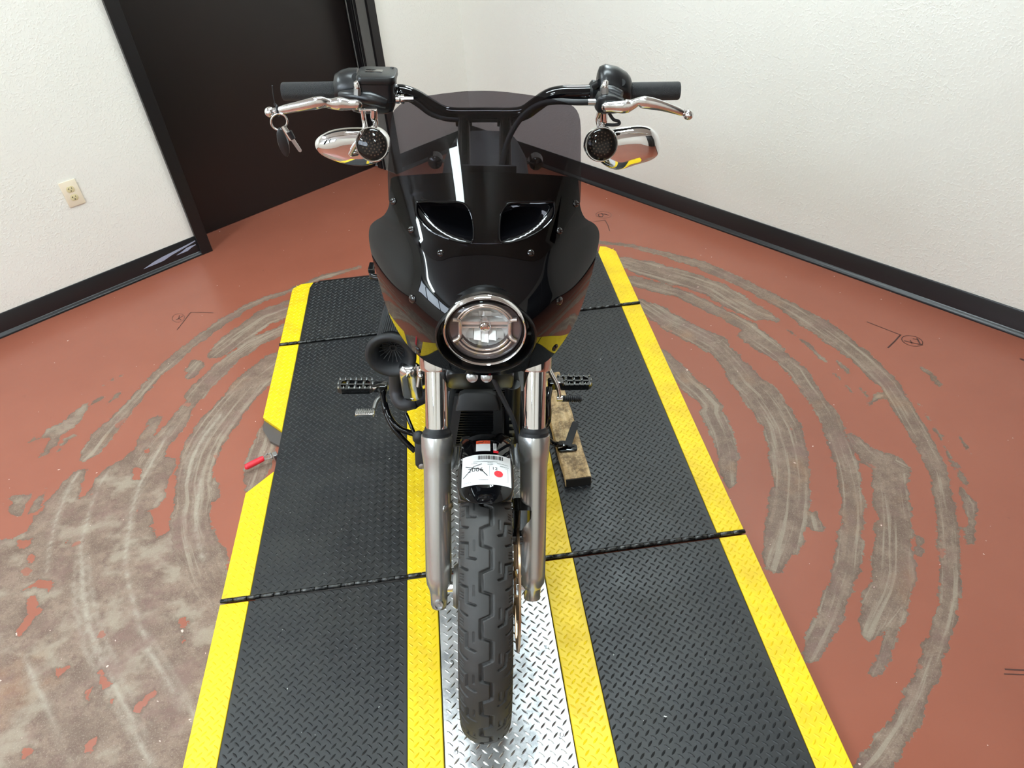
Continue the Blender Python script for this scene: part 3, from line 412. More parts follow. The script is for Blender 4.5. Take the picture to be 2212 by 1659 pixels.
# steel base under the cut-out and frame rails
mb=MB(); mb.box((-.45,.17,.0045),(.56,2.5,.005)); mb.add([(x,y+PY,z) for x,y,z in ((-.825,2.085,.012),(-.735,1.99,.012),(-.735,1.925,.012),(-.785,1.965,.012),(-.82,2.03,.012))],[(0,1,2,3,4)]); mb.add([(x,y+PY,z) for x,y,z in ((-.735,1.925,.012),(-.785,1.965,.012),(-.785,1.965,.001),(-.735,1.925,.001))],[(0,1,2,3)]); obj('base_plate',mb,M_steelgrey,plat,flat=True)
# piano hinges
for hy in (1.281,2.550):
    h_=obj('hinge',MB().cyl((XL,hy+PY,ZP+.003),(XR,hy+PY,ZP+.003),.0028,10),M_hinge,plat)
    km=MB(); km.tube([(-.0185,0,0),(-.0175,0,0),(.0175,0,0),(.0185,0,0)],[.0058,.0066,.0066,.0058],12); n=int((XR-XL)/.0385); k0=None
    for i in range(n):
        x=XL+(i+.5)*(XR-XL)/n
        if k0 is None: k0=obj('hinge_knuckle',km,M_hinge,h_); o=k0
        else: o=k0.copy(); COL.objects.link(o)
        o.location=(x,hy+PY,ZP+.003+random.uniform(-.0003,.0003))
# red handled toggle clamp
cl=empty('toggle_clamp',(-.79,1.852,0),(0,0,.42),label='small toggle clamp with red rubber handle at the left cut-out of the platform',category='clamp')
mb=MB().tube([(-.062,0,.028),(-.058,0,.028),(-.03,0,.031),(.0,0,.034),(.006,0,.034)],[.004,.0105,.0115,.0105,.009],14,4); obj('handle_grip',mb,M_handle,cl)
mb=MB(); mb.tube([(.0,.003,.034),(.018,.012,.034),(.033,.012,.032)],.0016,8); mb.tube([(.0,-.003,.034),(.02,-.012,.034),(.035,-.010,.032)],.0016,8); mb.cyl((.033,-.014,.032),(.033,.015,.032),.003,8); mb.ball((.022,.013,.036),.003,8); obj('linkage',mb,M_bolt,cl)
mb=MB().box((.046,0,.018),(.016,.022,.034)); obj('clamp_block',mb,M_bolt,cl,bev=.002)

# ================================================================ WOOD BLOCK
bd=empty('wood_board',(.289,1.55,ZP),(0,0,-.0),label='short weathered wooden board on the mat under the kickstand',category='board')
A=[(-.042,0),(.043,-.004),(.030,.545),(-.055,.565)]
hb=.038; n=12; mb=MB(); rr=[]
for i in range(n+1):
    t=i/n; xl=A[0][0]+(A[3][0]-A[0][0])*t+random.uniform(-.0015,.0015); xr=A[1][0]+(A[2][0]-A[1][0])*t+random.uniform(-.0015,.0015); y=t*.55+(random.uniform(-.002,.002) if 0<i<n else 0); z=hb+random.uniform(-.0008,.0008)
    rr.append([(xl,y,.0021),(xl,y,z-.003),(xl+.003,y,z),(xr-.003,y,z),(xr,y,z-.003),(xr,y,.0021)])
mb.rings(rr); obj('board_body',mb,M_pine,bd,sharp=25)
mb=MB().box((.0,-.003,.019),(.083,.004,.036)); obj('black_end',mb,M_pineend,bd,bev=.002,label='black board end')  # near end face of the board, coloured black

# ================================================================ MOTORCYCLE (local frame: x to its left, y to the rear, z up; front axle over the origin)
LEAN,YAW=math.radians(4.91),math.radians(-4.94)
RB=np.array(((Matrix.Rotation(YAW,3,'Z')@Matrix.Rotation(LEAN,3,'Y'))))
OB=np.array((-.0676,.98853,ZP))
bike=empty('motorcycle',OB,(0,LEAN,YAW),label='black motorcycle with quarter fairing and smoked windshield leaning on its kickstand',category='motorcycle')
_c0=RB.T@(np.array((0,0,HC))-OB)
def at(px,py,x=None,y=None,z=None):                    # point of the bike seen along a sight line, at a known depth, side or height
    r=RB.T@ray(px,py); i,v=(0,x) if x is not None else ((1,y) if y is not None else (2,z))
    return Vector(_c0+r*((v-_c0[i])/r[i]))
def V(*a): return Vector(a)
AX=.335; RK=math.radians(29.5)
def fk(s,x=0,d=0): return V(x,s*math.sin(RK)-d*math.cos(RK),.33+s*math.cos(RK)+d*math.sin(RK))
FA=V(0,math.sin(RK),math.cos(RK))

# ---- front wheel
wh=obj('front_wheel',MB().lathe((0,0,AX),(1,0,0),[(-.042,.238),(-.040,.246),(-.034,.238),(-.018,.226),(.018,.226),(.034,.238),(.040,.246),(.042,.238),(.03,.214),(-.03,.214),(-.042,.238)],72,cap=False),M_satin,bike)
P_=24
def seg(p,a,b):
    d=b-a; t=np.clip(((p-a)@d)/(d@d),0,1); return np.hypot(*(p-a-t[:,None]*d).T)
NA,NC=P_*66,104
def tyre():
    hw=.0545; th=np.linspace(-1,1,NC); 
    # cross-section: crown then sidewall down to the bead
    ph=th*1.95; X_=hw*np.sin(np.clip(ph,-PI/2,PI/2)); R_=.335-.052*(1-np.cos(np.clip(ph,-PI/2,PI/2)))*.85
    ex=np.maximum(np.abs(ph)-PI/2,0); X_=np.sign(ph)*(np.abs(X_)-ex*.035); R_=R_-ex*.135
    u=ph/1.42                                           # tread coordinate -1..1
    s=np.arange(NA)/NA*P_; Ug,Sg=np.meshgrid(u,s,indexing='xy'); U1=Ug.ravel()*.0555; S1=(Sg.ravel()%1)
    L=2*PI*.335/P_; dep=np.zeros(U1.size)
    # rows run down the front of the tyre
    feats=[([(-.12,0),(-.10,.4),(.15,.47),(.15,.9),(-.12,1.0)],.0022,1),([(-.87,.22),(-.52,.30),(-.52,.64),(-.28,.69)],.0017,1),([(-.88,.62),(-.88,.80),(-.52,.92)],.0016,1),
      ([(.9,.745),(.58,.81),(.55,1.11),(.36,1.16)],.0017,1),([(.92,.12),(.92,.28),(.6,.38)],.0016,1),([(-.31,.27),(-.31,.49)],.0006,.6),([(.38,.77),(.38,1.0)],.0006,.6)]
    for a in (.40,.47,.53,.99,1.06,1.12): feats.append(([(-.82,a),(-.66,a+.03)],.0005,.5))
    for a in (.52,.59,.66,.03,.96,1.03): feats.append(([(.72,a),(.9,a-.03)],.0005,.5))
    for pts,hwid,k in feats:
        for a,b in zip(pts[:-1],pts[1:]):
            for sh in (-1,0,1):
                A_=np.array((a[0]*.0555,(a[1]+sh)*L)); B_=np.array((b[0]*.0555,(b[1]+sh)*L)); lo=min(A_[1],B_[1])-.004; hi=max(A_[1],B_[1])+.004
                idx=np.where((S1*L>lo)&(S1*L<hi))[0]
                if len(idx)==0: continue
                dd=seg(np.column_stack([U1[idx],S1[idx]*L]),A_,B_); q=np.clip((hwid+.0007-dd)/.0007,0,1)*k; dep[idx]=np.maximum(dep[idx],q)
    dep=dep.reshape(NA,NC)*.007; T=s/P_*2*PI; ph2=ph[None,:]
    Rr=R_[None,:]-dep*np.cos(np.clip(ph2,-1.5,1.5)); Xx=X_[None,:]-dep*np.sin(np.clip(ph2,-1.5,1.5)); Tt=T[:,None]
    # front of the tyre: s grows from the top forward and down
    co=np.stack([Xx+0*Tt,-Rr*np.sin(Tt),AX+Rr*np.cos(Tt)],-1).reshape(-1,3)
    I=(np.arange(NA)[:,None]*NC+np.arange(NC-1)[None,:]).ravel(); J=(((np.arange(NA)+1)%NA)[:,None]*NC+np.arange(NC-1)[None,:]).ravel(); F=np.stack([I,I+1,J+1,J],1)
    me=bpy.data.meshes.new('tire'); me.vertices.add(len(co)); me.vertices.foreach_set('co',co.ravel()); me.loops.add(F.size); me.loops.foreach_set('vertex_index',F.ravel()); me.polygons.add(len(F)); me.polygons.foreach_set('loop_start',np.arange(0,F.size,4)); me.polygons.foreach_set('loop_total',np.full(len(F),4)); me.update(); me.validate(); me.shade_smooth(); me.materials.append(M_tire); return me
tm=tyre(); link('tire',tm,wh)
for a in range(9):                                      # cast spokes
    t=a*2*PI/9; d=V(0,math.cos(t),math.sin(t)); e=V(1,0,0).cross(d)
    mb=MB().rings([[V(0,0,AX)+d*r+V(x,0,0)+e*y_ for x,y_ in((-w_,-h_),(w_,-h_),(w_,h_),(-w_,h_))] for r,w_,h_ in((.03,.02,.014),(.12,.012,.008),(.222,.016,.012))]); obj('spoke',mb,M_satin,wh,bev=.002)
obj('hub',MB().lathe((0,0,AX),(1,0,0),[(-.075,.02),(-.075,.047),(-.068,.052),(-.06,.05),(-.056,.034),(.05,.034),(.056,.045),(.062,.045)],40),M_cast,wh)
mb=MB().lathe((.072,0,AX),(1,0,0),[(0,.15),(.005,.15),(.005,.115),(0,.115),(0,.15)],64,cap=False)
for a in range(7):
    t=a*2*PI/7+.2; d=V(0,math.cos(t),math.sin(t)); mb.tube([V(.074,0,AX)+d*.045,V(.074,0,AX)+d*.118],.006,8)
obj('brake_disc',mb,M_bronze,wh)
mb=MB().cyl((-.112,0,AX-.004),(-.07,0,AX-.004),.0085,24); mb.cyl((-.09,0,AX-.004),(-.078,0,AX-.004),.0125,24); mb.cyl((.075,0,AX-.004),(.112,0,AX-.004),.011,24); obj('axle',mb,M_pol,wh)
# ---- fork legs
for sx in (-1,1):
    x=.1105*sx; leg=empty('fork_leg',(0,0,0),(0,0,0),bike)
    o=V(x,0,.33)
    if sx<0: prof=[(-.052,.010),(-.050,.0165),(-.042,.0195),(-.015,.0205),(-.004,.0225),(.012,.0285),(.035,.0305),(.20,.0308),(.285,.0312),(.305,.0318),(.325,.0345),(.335,.0358),(.366,.0362),(.372,.0355),(.373,.03)]
    else: prof=[(-.030,.012),(-.029,.0195),(-.002,.0205),(.0,.0222),(.012,.0285),(.035,.0305),(.20,.0308),(.285,.0312),(.305,.0318),(.325,.0345),(.335,.0358),(.366,.0362),(.372,.0355),(.373,.03)]
    obj('slider',MB().lathe(o,FA,prof,48),M_brush,leg,sharp=50)
    mb=MB()
    for s0 in (.2,): mb.dome([(a*.013,b*.02) for a,b in circ(1,16)],fk(.205,x-sx*.024,.012),FA,V(-sx*.6,-.4,0).cross(FA).normalized(),V(-sx*.75,-.5,.2).normalized(),.005)
    obj('fender_boss',mb,M_brush,leg)
    obj('dust_seal',MB().lathe(o,FA,[(.372,.033),(.380,.0325),(.384,.0285),(.390,.0275),(.390,.0255)],40),M_rubber,leg)
    obj('fork_tube',MB().lathe(o,FA,[(.375,.0255),(.74,.0255)],48),M_chrome,leg)
    obj('fork_cuff',MB().lathe(o,FA,[(.525,.026),(.522,.0345),(.53,.0368),(.60,.0368),(.602,.034)],48),M_chrome,leg)
    if sx<0:
        c=fk(-.034,x,.021); mb=MB().lathe(c,fk(0,0,1)-fk(0,0,0),[(-.006,.0125),(.0,.0125),(.003,.011),(.003,.0085),(-.001,.008),(-.001,.0045),(.0015,.004)],24); obj('pinch_bolt',mb,M_bolt,leg)
# ---- triple clamps
mb=MB().prism(rrect(.27,.075,.03,5,0,0),fk(.535,0,-.005),(1,0,0),(0,math.cos(RK),-math.sin(RK)),.034,.006,w=FA); cl_=obj('lower_triple_clamp',mb,M_glossmetal,bike)
mb=MB()
for bx in (-.030,.0025):
    p=at(1020 if bx<0 else 1051,814,y=.205); mb.lathe(p,(0,-.9,.35),[(-.004,.0125),(.002,.0125),(.003,.009),(.009,.0085),(.010,.006)],6 if 0 else 20)
obj('clamp_bolt',mb,M_bolt,cl_)
mb=MB().prism(rrect(.15,.10,.02,5),at(1037,826,y=.235),(1,0,0),(0,.5,-.86),.03,.006); obj('steering_cover',mb,M_satin,bike)
mb=MB().prism(rrect(.27,.08,.03,5),fk(.735,0,-.005),(1,0,0),(0,math.cos(RK),-math.sin(RK)),.03,.006,w=FA); obj('upper_triple_clamp',mb,M_satin,bike)
# ---- caliper, brake line
c=V(.085,.085,.47); mb=MB().prism([(-.022,-.055),(.02,-.06),(.024,-.01),(.022,.055),(-.02,.06),(-.026,.01)],c+V(-.022,0,0),(0,1,0),(0,0,1),.042,.006,w=(1,0,0)); mb.cyl(c+V(-.03,-.03,-.03),c+V(.03,-.03,-.03),.013,16); mb.cyl(c+V(-.03,.0,.03),c+V(.03,.0,.03),.013,16); obj('brake_caliper',mb,M_glossmetal,bike)
mb=MB().tube([at(1060,806,y=.235),at(1072,832,y=.225),at(1090,868,y=.215),at(1108,905,y=.205),at(1118,940,y=.20),V(.085,.17,.60),V(.085,.11,.53)],.0055,12,5); obj('brake_hose',mb,M_rubber,bike)
# ---- front fender
FR=.3665
def fen(th,x,off=0):
    a=abs(x)/.0575; r=FR-.015*min(a,1)**2.4+off; return V(x,-r*math.sin(th),AX+r*math.cos(th))
t0,t1=math.radians(9.5),math.radians(-118); rr=[]
def fring(th,k=1):
    out=[]
    for i in range(21):
        q=-1+i/10; out.append(fen(th,q*.0575*k))
    drop=.055*(k**2)
    drop=.055*k**5
    e=[V(.0585*k,-(FR-.015*min(k,1)**2.4-d)*math.sin(th),AX+(FR-.015*min(k,1)**2.4-d)*math.cos(th)) for d in (drop*.1+.0005,drop*.4+.001,drop+.0015)]
    return [V(-p.x,p.y,p.z) for p in e[::-1]]+out+e
rr=[]
tip=math.radians(8.8); nose=math.radians(11)
for i in range(1,19):
    a=i/18*PI/2; rr.append(fring(tip-nose*(1-math.cos(a)),max(math.sin(a),.05)**.72))
th=tip-nose
for i in range(1,44): rr.append(fring(th+(t1-th)*i/43))
fm=obj('front_fender',MB().rings(rr,cap=False,close=False),M_gloss,bike,sharp=60); sd=fm.modifiers.new('shell','SOLIDIFY'); sd.thickness=.0025; sd.offset=-1; sd.use_even_offset=False
def decal(name,x0,x1,ta,tb,M,off=.0006,nx=14,nt=14,parent=None,skew=0,nth=None):
    mb=MB(); mb.rings([[fen(ta+(tb-ta)*j/nt+skew*((x0+(x1-x0)*i/nx)/.05)**2,x0+(x1-x0)*i/nx,off) for i in range(nx+1)] for j in range(nt+1)],cap=False,close=False); return obj(name,mb,M,parent or fm)
D=math.radians
lab=decal('paper_label',-.0492,.0525,D(-13.2),D(1.6),M_stk,skew=0)
def stext(t,size,ext=0):
    c=bpy.data.curves.new('t','FONT'); c.body=t; c.size=size; c.resolution_u=3; o=bpy.data.objects.new('t',c); COL.objects.link(o); bpy.context.view_layer.update()
    dg=bpy.context.evaluated_depsgraph_get(); me=bpy.data.meshes.new_from_object(o.evaluated_get(dg)); vs=[tuple(v.co) for v in me.vertices]; fs=[tuple(p.vertices) for p in me.polygons]; bpy.data.objects.remove(o); bpy.data.meshes.remove(me); return vs,fs
def ftext(mb,t,x,th,size,rot=0,sk=0,off=.0013):
    vs,fs=stext(t,size); c,s=math.cos(rot),math.sin(rot)
    mb.add([fen(th-(vx*s+vy*c)/FR,x+vx*c-vy*s+sk*vy,off) for vx,vy,_ in vs],fs)
def frect(mb,x0,x1,ta,tb,off=.0012,n=3):
    mb.rings([[fen(ta+(tb-ta)*j/n,x0+(x1-x0)*i/n,off) for i in range(n+1)] for j in range(n+1)],cap=False,close=False)
def fline(mb,pts,wd,off=.0016):
    for (xa,ta),(xb,tb) in zip(pts[:-1],pts[1:]):
        d=np.array((xb-xa,(ta-tb)*FR)); L=np.hypot(*d); nn=np.array((-d[1],d[0]))/L*wd/2; mb.add([fen(t-nn[1]*q/FR,x+nn[0]*q,off) for x,t,q in((xa,ta,-1),(xb,tb,-1),(xb,tb,1),(xa,ta,1))],[(0,1,2,3)])
mb=MB(); x=-.016
while x<.036:
    w_=random.choice((.0006,.0012,.0018)); frect(mb,x,x+w_,D(-12.4),D(-10.2),n=1); x+=w_+random.choice((.0007,.0013))
ftext(mb,'2006',-.0375,D(-4.2),.0165); ftext(mb,'12',.0125,D(-4.9),.0125)
for (t,x,th,s_) in (('FRONT  START  MOTORCYCLE  STANDARD',-.026,D(-9.0),.0032),('NO. 204',-.03,D(-8.1),.0032),('SALE DATE',.004,D(-8.0),.003),('LANE 12',.004,D(-7.3),.003),('GRADE  UNIT',.024,D(-7.7),.003),('PHOENIX',-.0445,D(.2),.0034),('MOTOR CYCLE',-.015,D(-.6),.0034),('RUN',.016,D(-.5),.003),('BLACK',.032,D(.2),.003)): pass
# tiny print as plain text lines
for x,th,wd in ((-.026,-9.1,.05),(-.03,-8.2,.012),(.004,-8.3,.01),(.004,-7.5,.012),(.024,-8.3,.022),(.03,-7.1,.018),(-.044,.4,.014),(-.014,-.3,.018)):
    xx=x
    while xx<x+wd:
        q=random.uniform(.001,.002); frect(mb,xx,xx+q,D(th-.08),D(th+.12),n=1); xx+=q+.0006
fline(mb,[(.008,D(-6.8)),(.046,D(-6.4)),(.046,D(-.2)),(.008,D(-1.9)),(.008,D(-6.8))],.0004)
fline(mb,[(.016,D(-1.6)),(.016,D(.8))],.0004)
obj('label_print',mb,M_ink,lab,flat=True)
mb=MB(); fline(mb,[(-.042,D(-7.3)),(-.03,D(-6.2)),(-.01,D(-5.0)),(.004,D(-2.0))],.0019,.0019); fline(mb,[(-.008,D(-7.7)),(-.025,D(-6.6)),(-.040,D(-3.2)),(-.047,D(-1.9))],.0015,.002); obj('pen_cross',mb,M_ink,lab,flat=True)
mb=MB(); mb.rings([[fen(D(-3.1)-r*math.sin(a)/FR,.0265+r*math.cos(a),.0021) for a in np.linspace(0,2*PI,20,endpoint=False)] for r in (.0092,.005,.0003)],cap=False); obj('red_dot',mb,M_red,lab,flat=True)
# small two-tone sticker (its square code is left blank) and a narrow strip beside it
st=decal('small_sticker',-.021,.010,D(-23.2),D(-15.4),M_stk,nx=5,nt=5); mb=MB(); frect(mb,-.021,.010,D(-23.3),D(-20.6),.0012); obj('sticker_header',mb,M_or,st); mb=MB(); ftext(mb,'D-D',-.0015,D(-22.0),.0062,off=.0018); ftext(mb,'CPO',-.0015,D(-20.75),.0062,off=.0018); fline(mb,[(-.0185,D(-20.9)),(-.013,D(-21.9)),(-.008,D(-21.2)),(-.004,D(-22.6))],.0016,.0018); obj('sticker_print',mb,M_ink,st,flat=True)
st=decal('narrow_strip',.0165,.0235,D(-21.3),D(-15.8),M_stk,nx=3,nt=5); mb=MB(); frect(mb,.0165,.0275,D(-15.8),D(-14.2),.0010); obj('strip_foot',mb,M_red,st); mb=MB(); ftext(mb,'WARNING',.0178,D(-21.0),.0060,rot=-PI/2,off=.0016); obj('strip_print',mb,M_ink,st,flat=True)

# ---- fairing surface: y as a function of x and z
def FS(x,z,dent=True):
    ax=abs(x); zc=1.0+.085*(ax/.24)**1.5; a=max(.11,min(.21,.21-.36*(z-1.14)))
    y=.085+a*(ax/.24)**2.2; d=z-zc; s=.022
    sp=s*math.log1p(math.exp(max(-30,min(30,d/s)))); sn=s*math.log1p(math.exp(max(-30,min(30,-d/s))))
    y+=.75*sp+.42*sn-.02
    if dent:
        q=(x/.138)**2+((z-(1.180+1.0*x*x))/.037)**2
        if q<1: e_=1-q; y+=.052*e_*e_*(3-2*e_)
        # concave flank above the crease
        q=((ax-.175)/.07)**2+((z-1.10)/.06)**2
        if q<1: y+=.010*(1-q)**2
    return y
def hit(px,py,off=0,dent=False):
    r=RB.T@ray(px,py); r=r/r[1]; f=lambda y:(lambda P:P[1]-FS(P[0],P[2],dent)+off)(_c0+r*(y-_c0[1]))
    a=-.05; fa=f(a)
    while a<.8:
        b=a+.01; fb=f(b)
        if fa<0<=fb:
            for _ in range(24):
                m_=(a+b)/2
                if f(m_)<0: a=m_
                else: b=m_
            P=_c0+r*(b-_c0[1]); return (P[0],P[2])
        a,fa=b,fb
    P=_c0+r*(.40-_c0[1]); return (P[0],P[2])
def densify(P,step=.006):
    out=[]
    for a,b in zip(P,P[1:]+P[:1]):
        n=max(1,int(math.dist(a,b)/step)); out+=[(a[0]+(b[0]-a[0])*i/n,a[1]+(b[1]-a[1])*i/n) for i in range(n)]
    return out
def catmull(P,k=4):
    out=[];n=len(P)
    for i in range(n):
        a,b,c,d=[np.array(P[(i+j)%n]) for j in(-1,0,1,2)]
        for q in range(k):
            t=q/k; out.append(tuple(.5*((2*b)+(c-a)*t+(2*a-5*b+4*c-d)*t*t+(3*b-a-3*c+d)*t**3)))
    return out
def inpoly(P,poly): return pdist(np.array(P),poly)
def sheet(name,outer,holes,off,M,parent,dent,step=.0065,thick=.003,sharp=50):
    loops=[densify(outer,step)]+[densify(h,step*.7) for h in holes]; A=np.array(loops[0]); g=[]
    for x in np.arange(A[:,0].min(),A[:,0].max(),step):
        for z in np.arange(A[:,1].min(),A[:,1].max(),step): g.append((x,z))
    G=np.array(g); k=inpoly(G,loops[0])>step*.8
    for h in loops[1:]: k&=inpoly(G,h)<-step*.4
    vs=[];es=[]
    for l in loops: o=len(vs); vs+=l; es+=[(o+i,o+(i+1)%len(l)) for i in range(len(l))]
    vs+= [tuple(p) for p in G[k]]
    r=delaunay_2d_cdt([Vector(v) for v in vs],es,[],0,1e-6); v2=[tuple(v) for v in r[0]]; fs=[tuple(f) for f in r[2]]
    C=np.array([np.mean([v2[i] for i in f],axis=0) for f in fs]); ok=inpoly(C,loops[0])>0
    for h in loops[1:]: ok&=inpoly(C,h)<0
    ff=[f for f,q in zip(fs,ok) if q]; nn=[fnorm(x,z,dent) for x,z in v2]; nv=len(v2)
    cnt={}
    for f in ff:
        for k_ in range(3):
            e=(f[k_],f[(k_+1)%3]); cnt[tuple(sorted(e))]=cnt.get(tuple(sorted(e)),[])+[e]
    co=[Vector((x,FS(x,z,dent)-off,z)) for x,z in v2]; co+=[p-n*thick for p,n in zip(co,nn)]
    # keep outward winding for the front sheet
    g0=ff[0]; w0=(co[g0[1]]-co[g0[0]]).cross(co[g0[2]]-co[g0[0]]); flip=w0.dot(nn[g0[0]])<0
    F=[]
    for f in ff:
        f=f[::-1] if flip else f; F.append(f); F.append(tuple(i_+nv for i_ in f[::-1]))
    for l in cnt.values():
        if len(l)==1:
            e=l[0]; e=e[::-1] if flip else e; F.append((e[1],e[0],e[0]+nv,e[1]+nv))
    used=sorted({i_ for f in F for i_ in f}); mp={o_:n_ for n_,o_ in enumerate(used)}
    me=bpy.data.meshes.new(name); me.from_pydata([co[i_] for i_ in used],[],[tuple(mp[i_] for i_ in f) for f in F]); me.materials.append(M); me.shade_smooth()
    me.normals_split_custom_set_from_vertices([(nn[i_] if i_<nv else -nn[i_-nv]) for i_ in used])
    return link(name,me,parent)
def fnorm(x,z,dent):
    e=.0025; dx=(FS(x+e,z,dent)-FS(x-e,z,dent))/(2*e); dz=(FS(x,z+e,dent)-FS(x,z-e,dent))/(2*e); return Vector((dx,-1,dz)).normalized()
outl=[(1046,372),(975,373),(905,377),(850,382),(843,400),(841,425),(840,445),(829,465),(807,480),(798,494),(797,520),(805,560),(816,601),(838,672),(860,716),(884,750),(902,767),(919,780),(950,794),(985,803),(1048,811),(1112,805),(1150,793),(1183,779),(1210,748),(1243,695),(1260,652),(1282,577),(1294,525),(1294,500),(1284,484),(1264,471),(1254,449),(1252,425),(1250,400),(1243,384),(1190,378),(1120,374)]
def sym(pts): # mirror-average outline about x=0 so both flanks match
    return pts
O1=catmull([hit(*p) for p in outl],3)
hole=[hit(1049.5+106*math.cos(a),724.5+75*math.sin(a)) for a in np.linspace(0,2*PI,60,endpoint=False)]
fair=sheet('fairing',O1,[hole],0,M_gloss,bike,True,step=.0031)
so=[(840,429),(841,326),(844.5,265),(849,243),(857,231),(877,217),(926,204.5),(987,196.6),(1036,194),(1097,197),(1170,207),(1219,219),(1239,229),(1250,246),(1254,275),(1254,345),(1253,433),(1232,472),(1209,511),(1185,540),(1168,557),(1150,561),(1129,558),(1090,551),(1048,547),(1008,548),(975,552),(957,558),(945,560),(935,557),(916,543),(878,495)]
SO=[hit(*p) for p in so]
# windshield top lies on the same swept surface
vl=[(901,436),(906,432.5),(940,431),(990,432.5),(1004,437),(1013,448),(1020,466),(1023,488),(1023,508),(1020,517),(1012,519.5),(995,518),(960,509),(927,492.5),(907,470.5),(900,456)]
vr=[(1196,436),(1191,432.5),(1155,432),(1105,434.5),(1094,440),(1085,452),(1080,468),(1078.5,488),(1078.5,508),(1081,517),(1090,520),(1108,518),(1140,509),(1170,492),(1190,472),(1197,458)]
sh=sheet('windshield',catmull(SO,2),[[hit(*p) for p in catmull(vl,2)],[hit(*p) for p in catmull(vr,2)]],.005,M_shield,bike,False,thick=.0035)
def snorm(x,z):
    e=.004; dx=(FS(x+e,z,False)-FS(x-e,z,False))/(2*e); dz=(FS(x,z+e,False)-FS(x,z-e,False))/(2*e); return Vector((dx,-1,dz)).normalized()
# vent rims
for pl_ in (vl,vr):
    P=[hit(*p) for p in catmull(pl_,2)]; P=[V(x,FS(x,z,False)-.0075,z) for x,z in P]; mb=MB().tube(P+[P[0]],.0018,8,cap=False); obj('vent_rim',mb,M_gloss,sh)
for (px,py) in ((850.5,432),(1243.5,437),(889,493),(1208,495.5),(952,543),(1146.5,543)):
    x,z=hit(px,py); nv=snorm(x,z); p=V(x,FS(x,z,False)-.0055,z); mb=MB().lathe(p-nv*.001,nv,[(0,.0066),(.002,.0064),(.0042,.0042),(.0046,.0015)],18); mb.box(p+nv*.004,(.008,.0016,.0016)); obj('screw',mb,M_glossmetal,sh)
for (px,py,r) in ((891,646,.0085),(1208,650,.0085),(903,756,.0085),(1199,751,.0085)):
    x,z=hit(px,py); nv=snorm(x,z); p=V(x,FS(x,z,True),z); obj('rubber_plug',MB().lathe(p-nv*.001,nv,[(0,r),(.002,r),(.004,r*.8),(.005,r*.3)],20),M_glossmetal,fair)
# ---- headlight with black bezel funnel
HP=at(1047.5,716.5,y=.098); hl=empty('headlight',(0,0,0),(0,0,0),bike); HR=.079
n=60; rr=[]
hp3=[V(x,FS(x,z,False),z) for x,z in hole]
ang=[math.atan2(p.z-HP.z,p.x-HP.x) for p in hp3]
def hring(r,y): return [V(HP.x+r*math.cos(a),y,HP.z+r*math.sin(a)) for a in ang]
cen=sum(hp3,V(0,0,0))/n
def exp_(k,dy): return [V(cen.x+(p.x-cen.x)*k,p.y+dy,cen.z+(p.z-cen.z)*k) for p in hp3]
obj('bezel',MB().rings([exp_(1.0,.010),exp_(1.04,.001),exp_(1.035,-.006),exp_(1.0,-.0085),exp_(.96,-.004),exp_(.93,.01),hring(HR+.005,.12),hring(HR+.002,.14)],cap=False),M_bezel,hl,sharp=80)
def HD(prof,n=56,**k):
    k.setdefault('cap',False); return MB().lathe((HP.x,HP.y,HP.z),(0,-1,0),prof,n,**k)
obj('trim_ring',HD([(-.03,.073),(-.03,.0785),(-.006,.0795),(.003,.0783),(.0055,.0762),(.004,.0738),(-.001,.0732),(-.03,.073)],cap=False),M_chrome,hl,sharp=60)
obj('gasket',HD([(-.001,.0734),(.001,.0722),(.001,.070),(-.004,.0685)]),M_bezel,hl)
obj('inner_bezel',HD([(-.003,.069),(-.010,.066),(-.016,.047),(-.02,.046)],cap=False),mat('dark_violet_bezel',(112,102,102),.3,.5),hl)
M_refl=mat('reflector',(246,245,243),.2,.65)
# reflector bowl with faceted lower half
bowl=[(-.018,.047),(-.026,.043),(-.036,.034),(-.042,.020),(-.044,.0002)]
obj('reflector',HD(bowl,14),M_refl,hl,sharp=5)
mb=MB()
for k in range(5):
    w_=.012; x=(k-2)*.0145; h0=-.014-abs(k-2)*.001; mb.add([V(HP.x+x+a,HP.y+yy,HP.z+zz) for a,yy,zz in((-w_/2,.036,h0),(w_/2,.034,h0),(w_/2+.001,.014,-.036+abs(k-2)*.005),(-w_/2-.001,.017,-.036+abs(k-2)*.005))],[(0,1,2,3)])
for k in range(6):
    x=(k-2.5)*.012; mb.add([V(HP.x+x+a,HP.y+yy,HP.z+zz) for a,yy,zz in((-.0058,.034,.012),(.0058,.033,.012),(.0058,.018,.036-abs(k-2.5)*.004),(-.0058,.019,.036-abs(k-2.5)*.004))],[(0,1,2,3)])
obj('facet',mb,mat('facet_mirror',(244,243,240),.25,.6),hl,flat=True)
mb=MB().box((HP.x,HP.y+.03,HP.z+.005),(.088,.02,.006)); mb.box((HP.x,HP.y+.026,HP.z-.004),(.086,.012,.002)); obj('shelf',mb,bpy.data.materials['facet_mirror'],hl)
mb=MB()
for k in range(44): mb.box((HP.x-.042+k*.00195,HP.y+.019,HP.z+.0085),(.0009,.003,.005))
obj('shelf_ribs',mb,bpy.data.materials['facet_mirror'],hl,flat=True)
obj('projector_cap',MB().lathe((HP.x,HP.y+.02,HP.z-.001),(0,-1,0),[(-.016,.013),(.0,.0125),(.005,.011),(.007,.0085),(.006,.006),(.008,.0045),(.0085,.002)],28),M_chrome,hl)
M_rose=mat('satin_chrome_frame',(222,210,202),.22,.8)
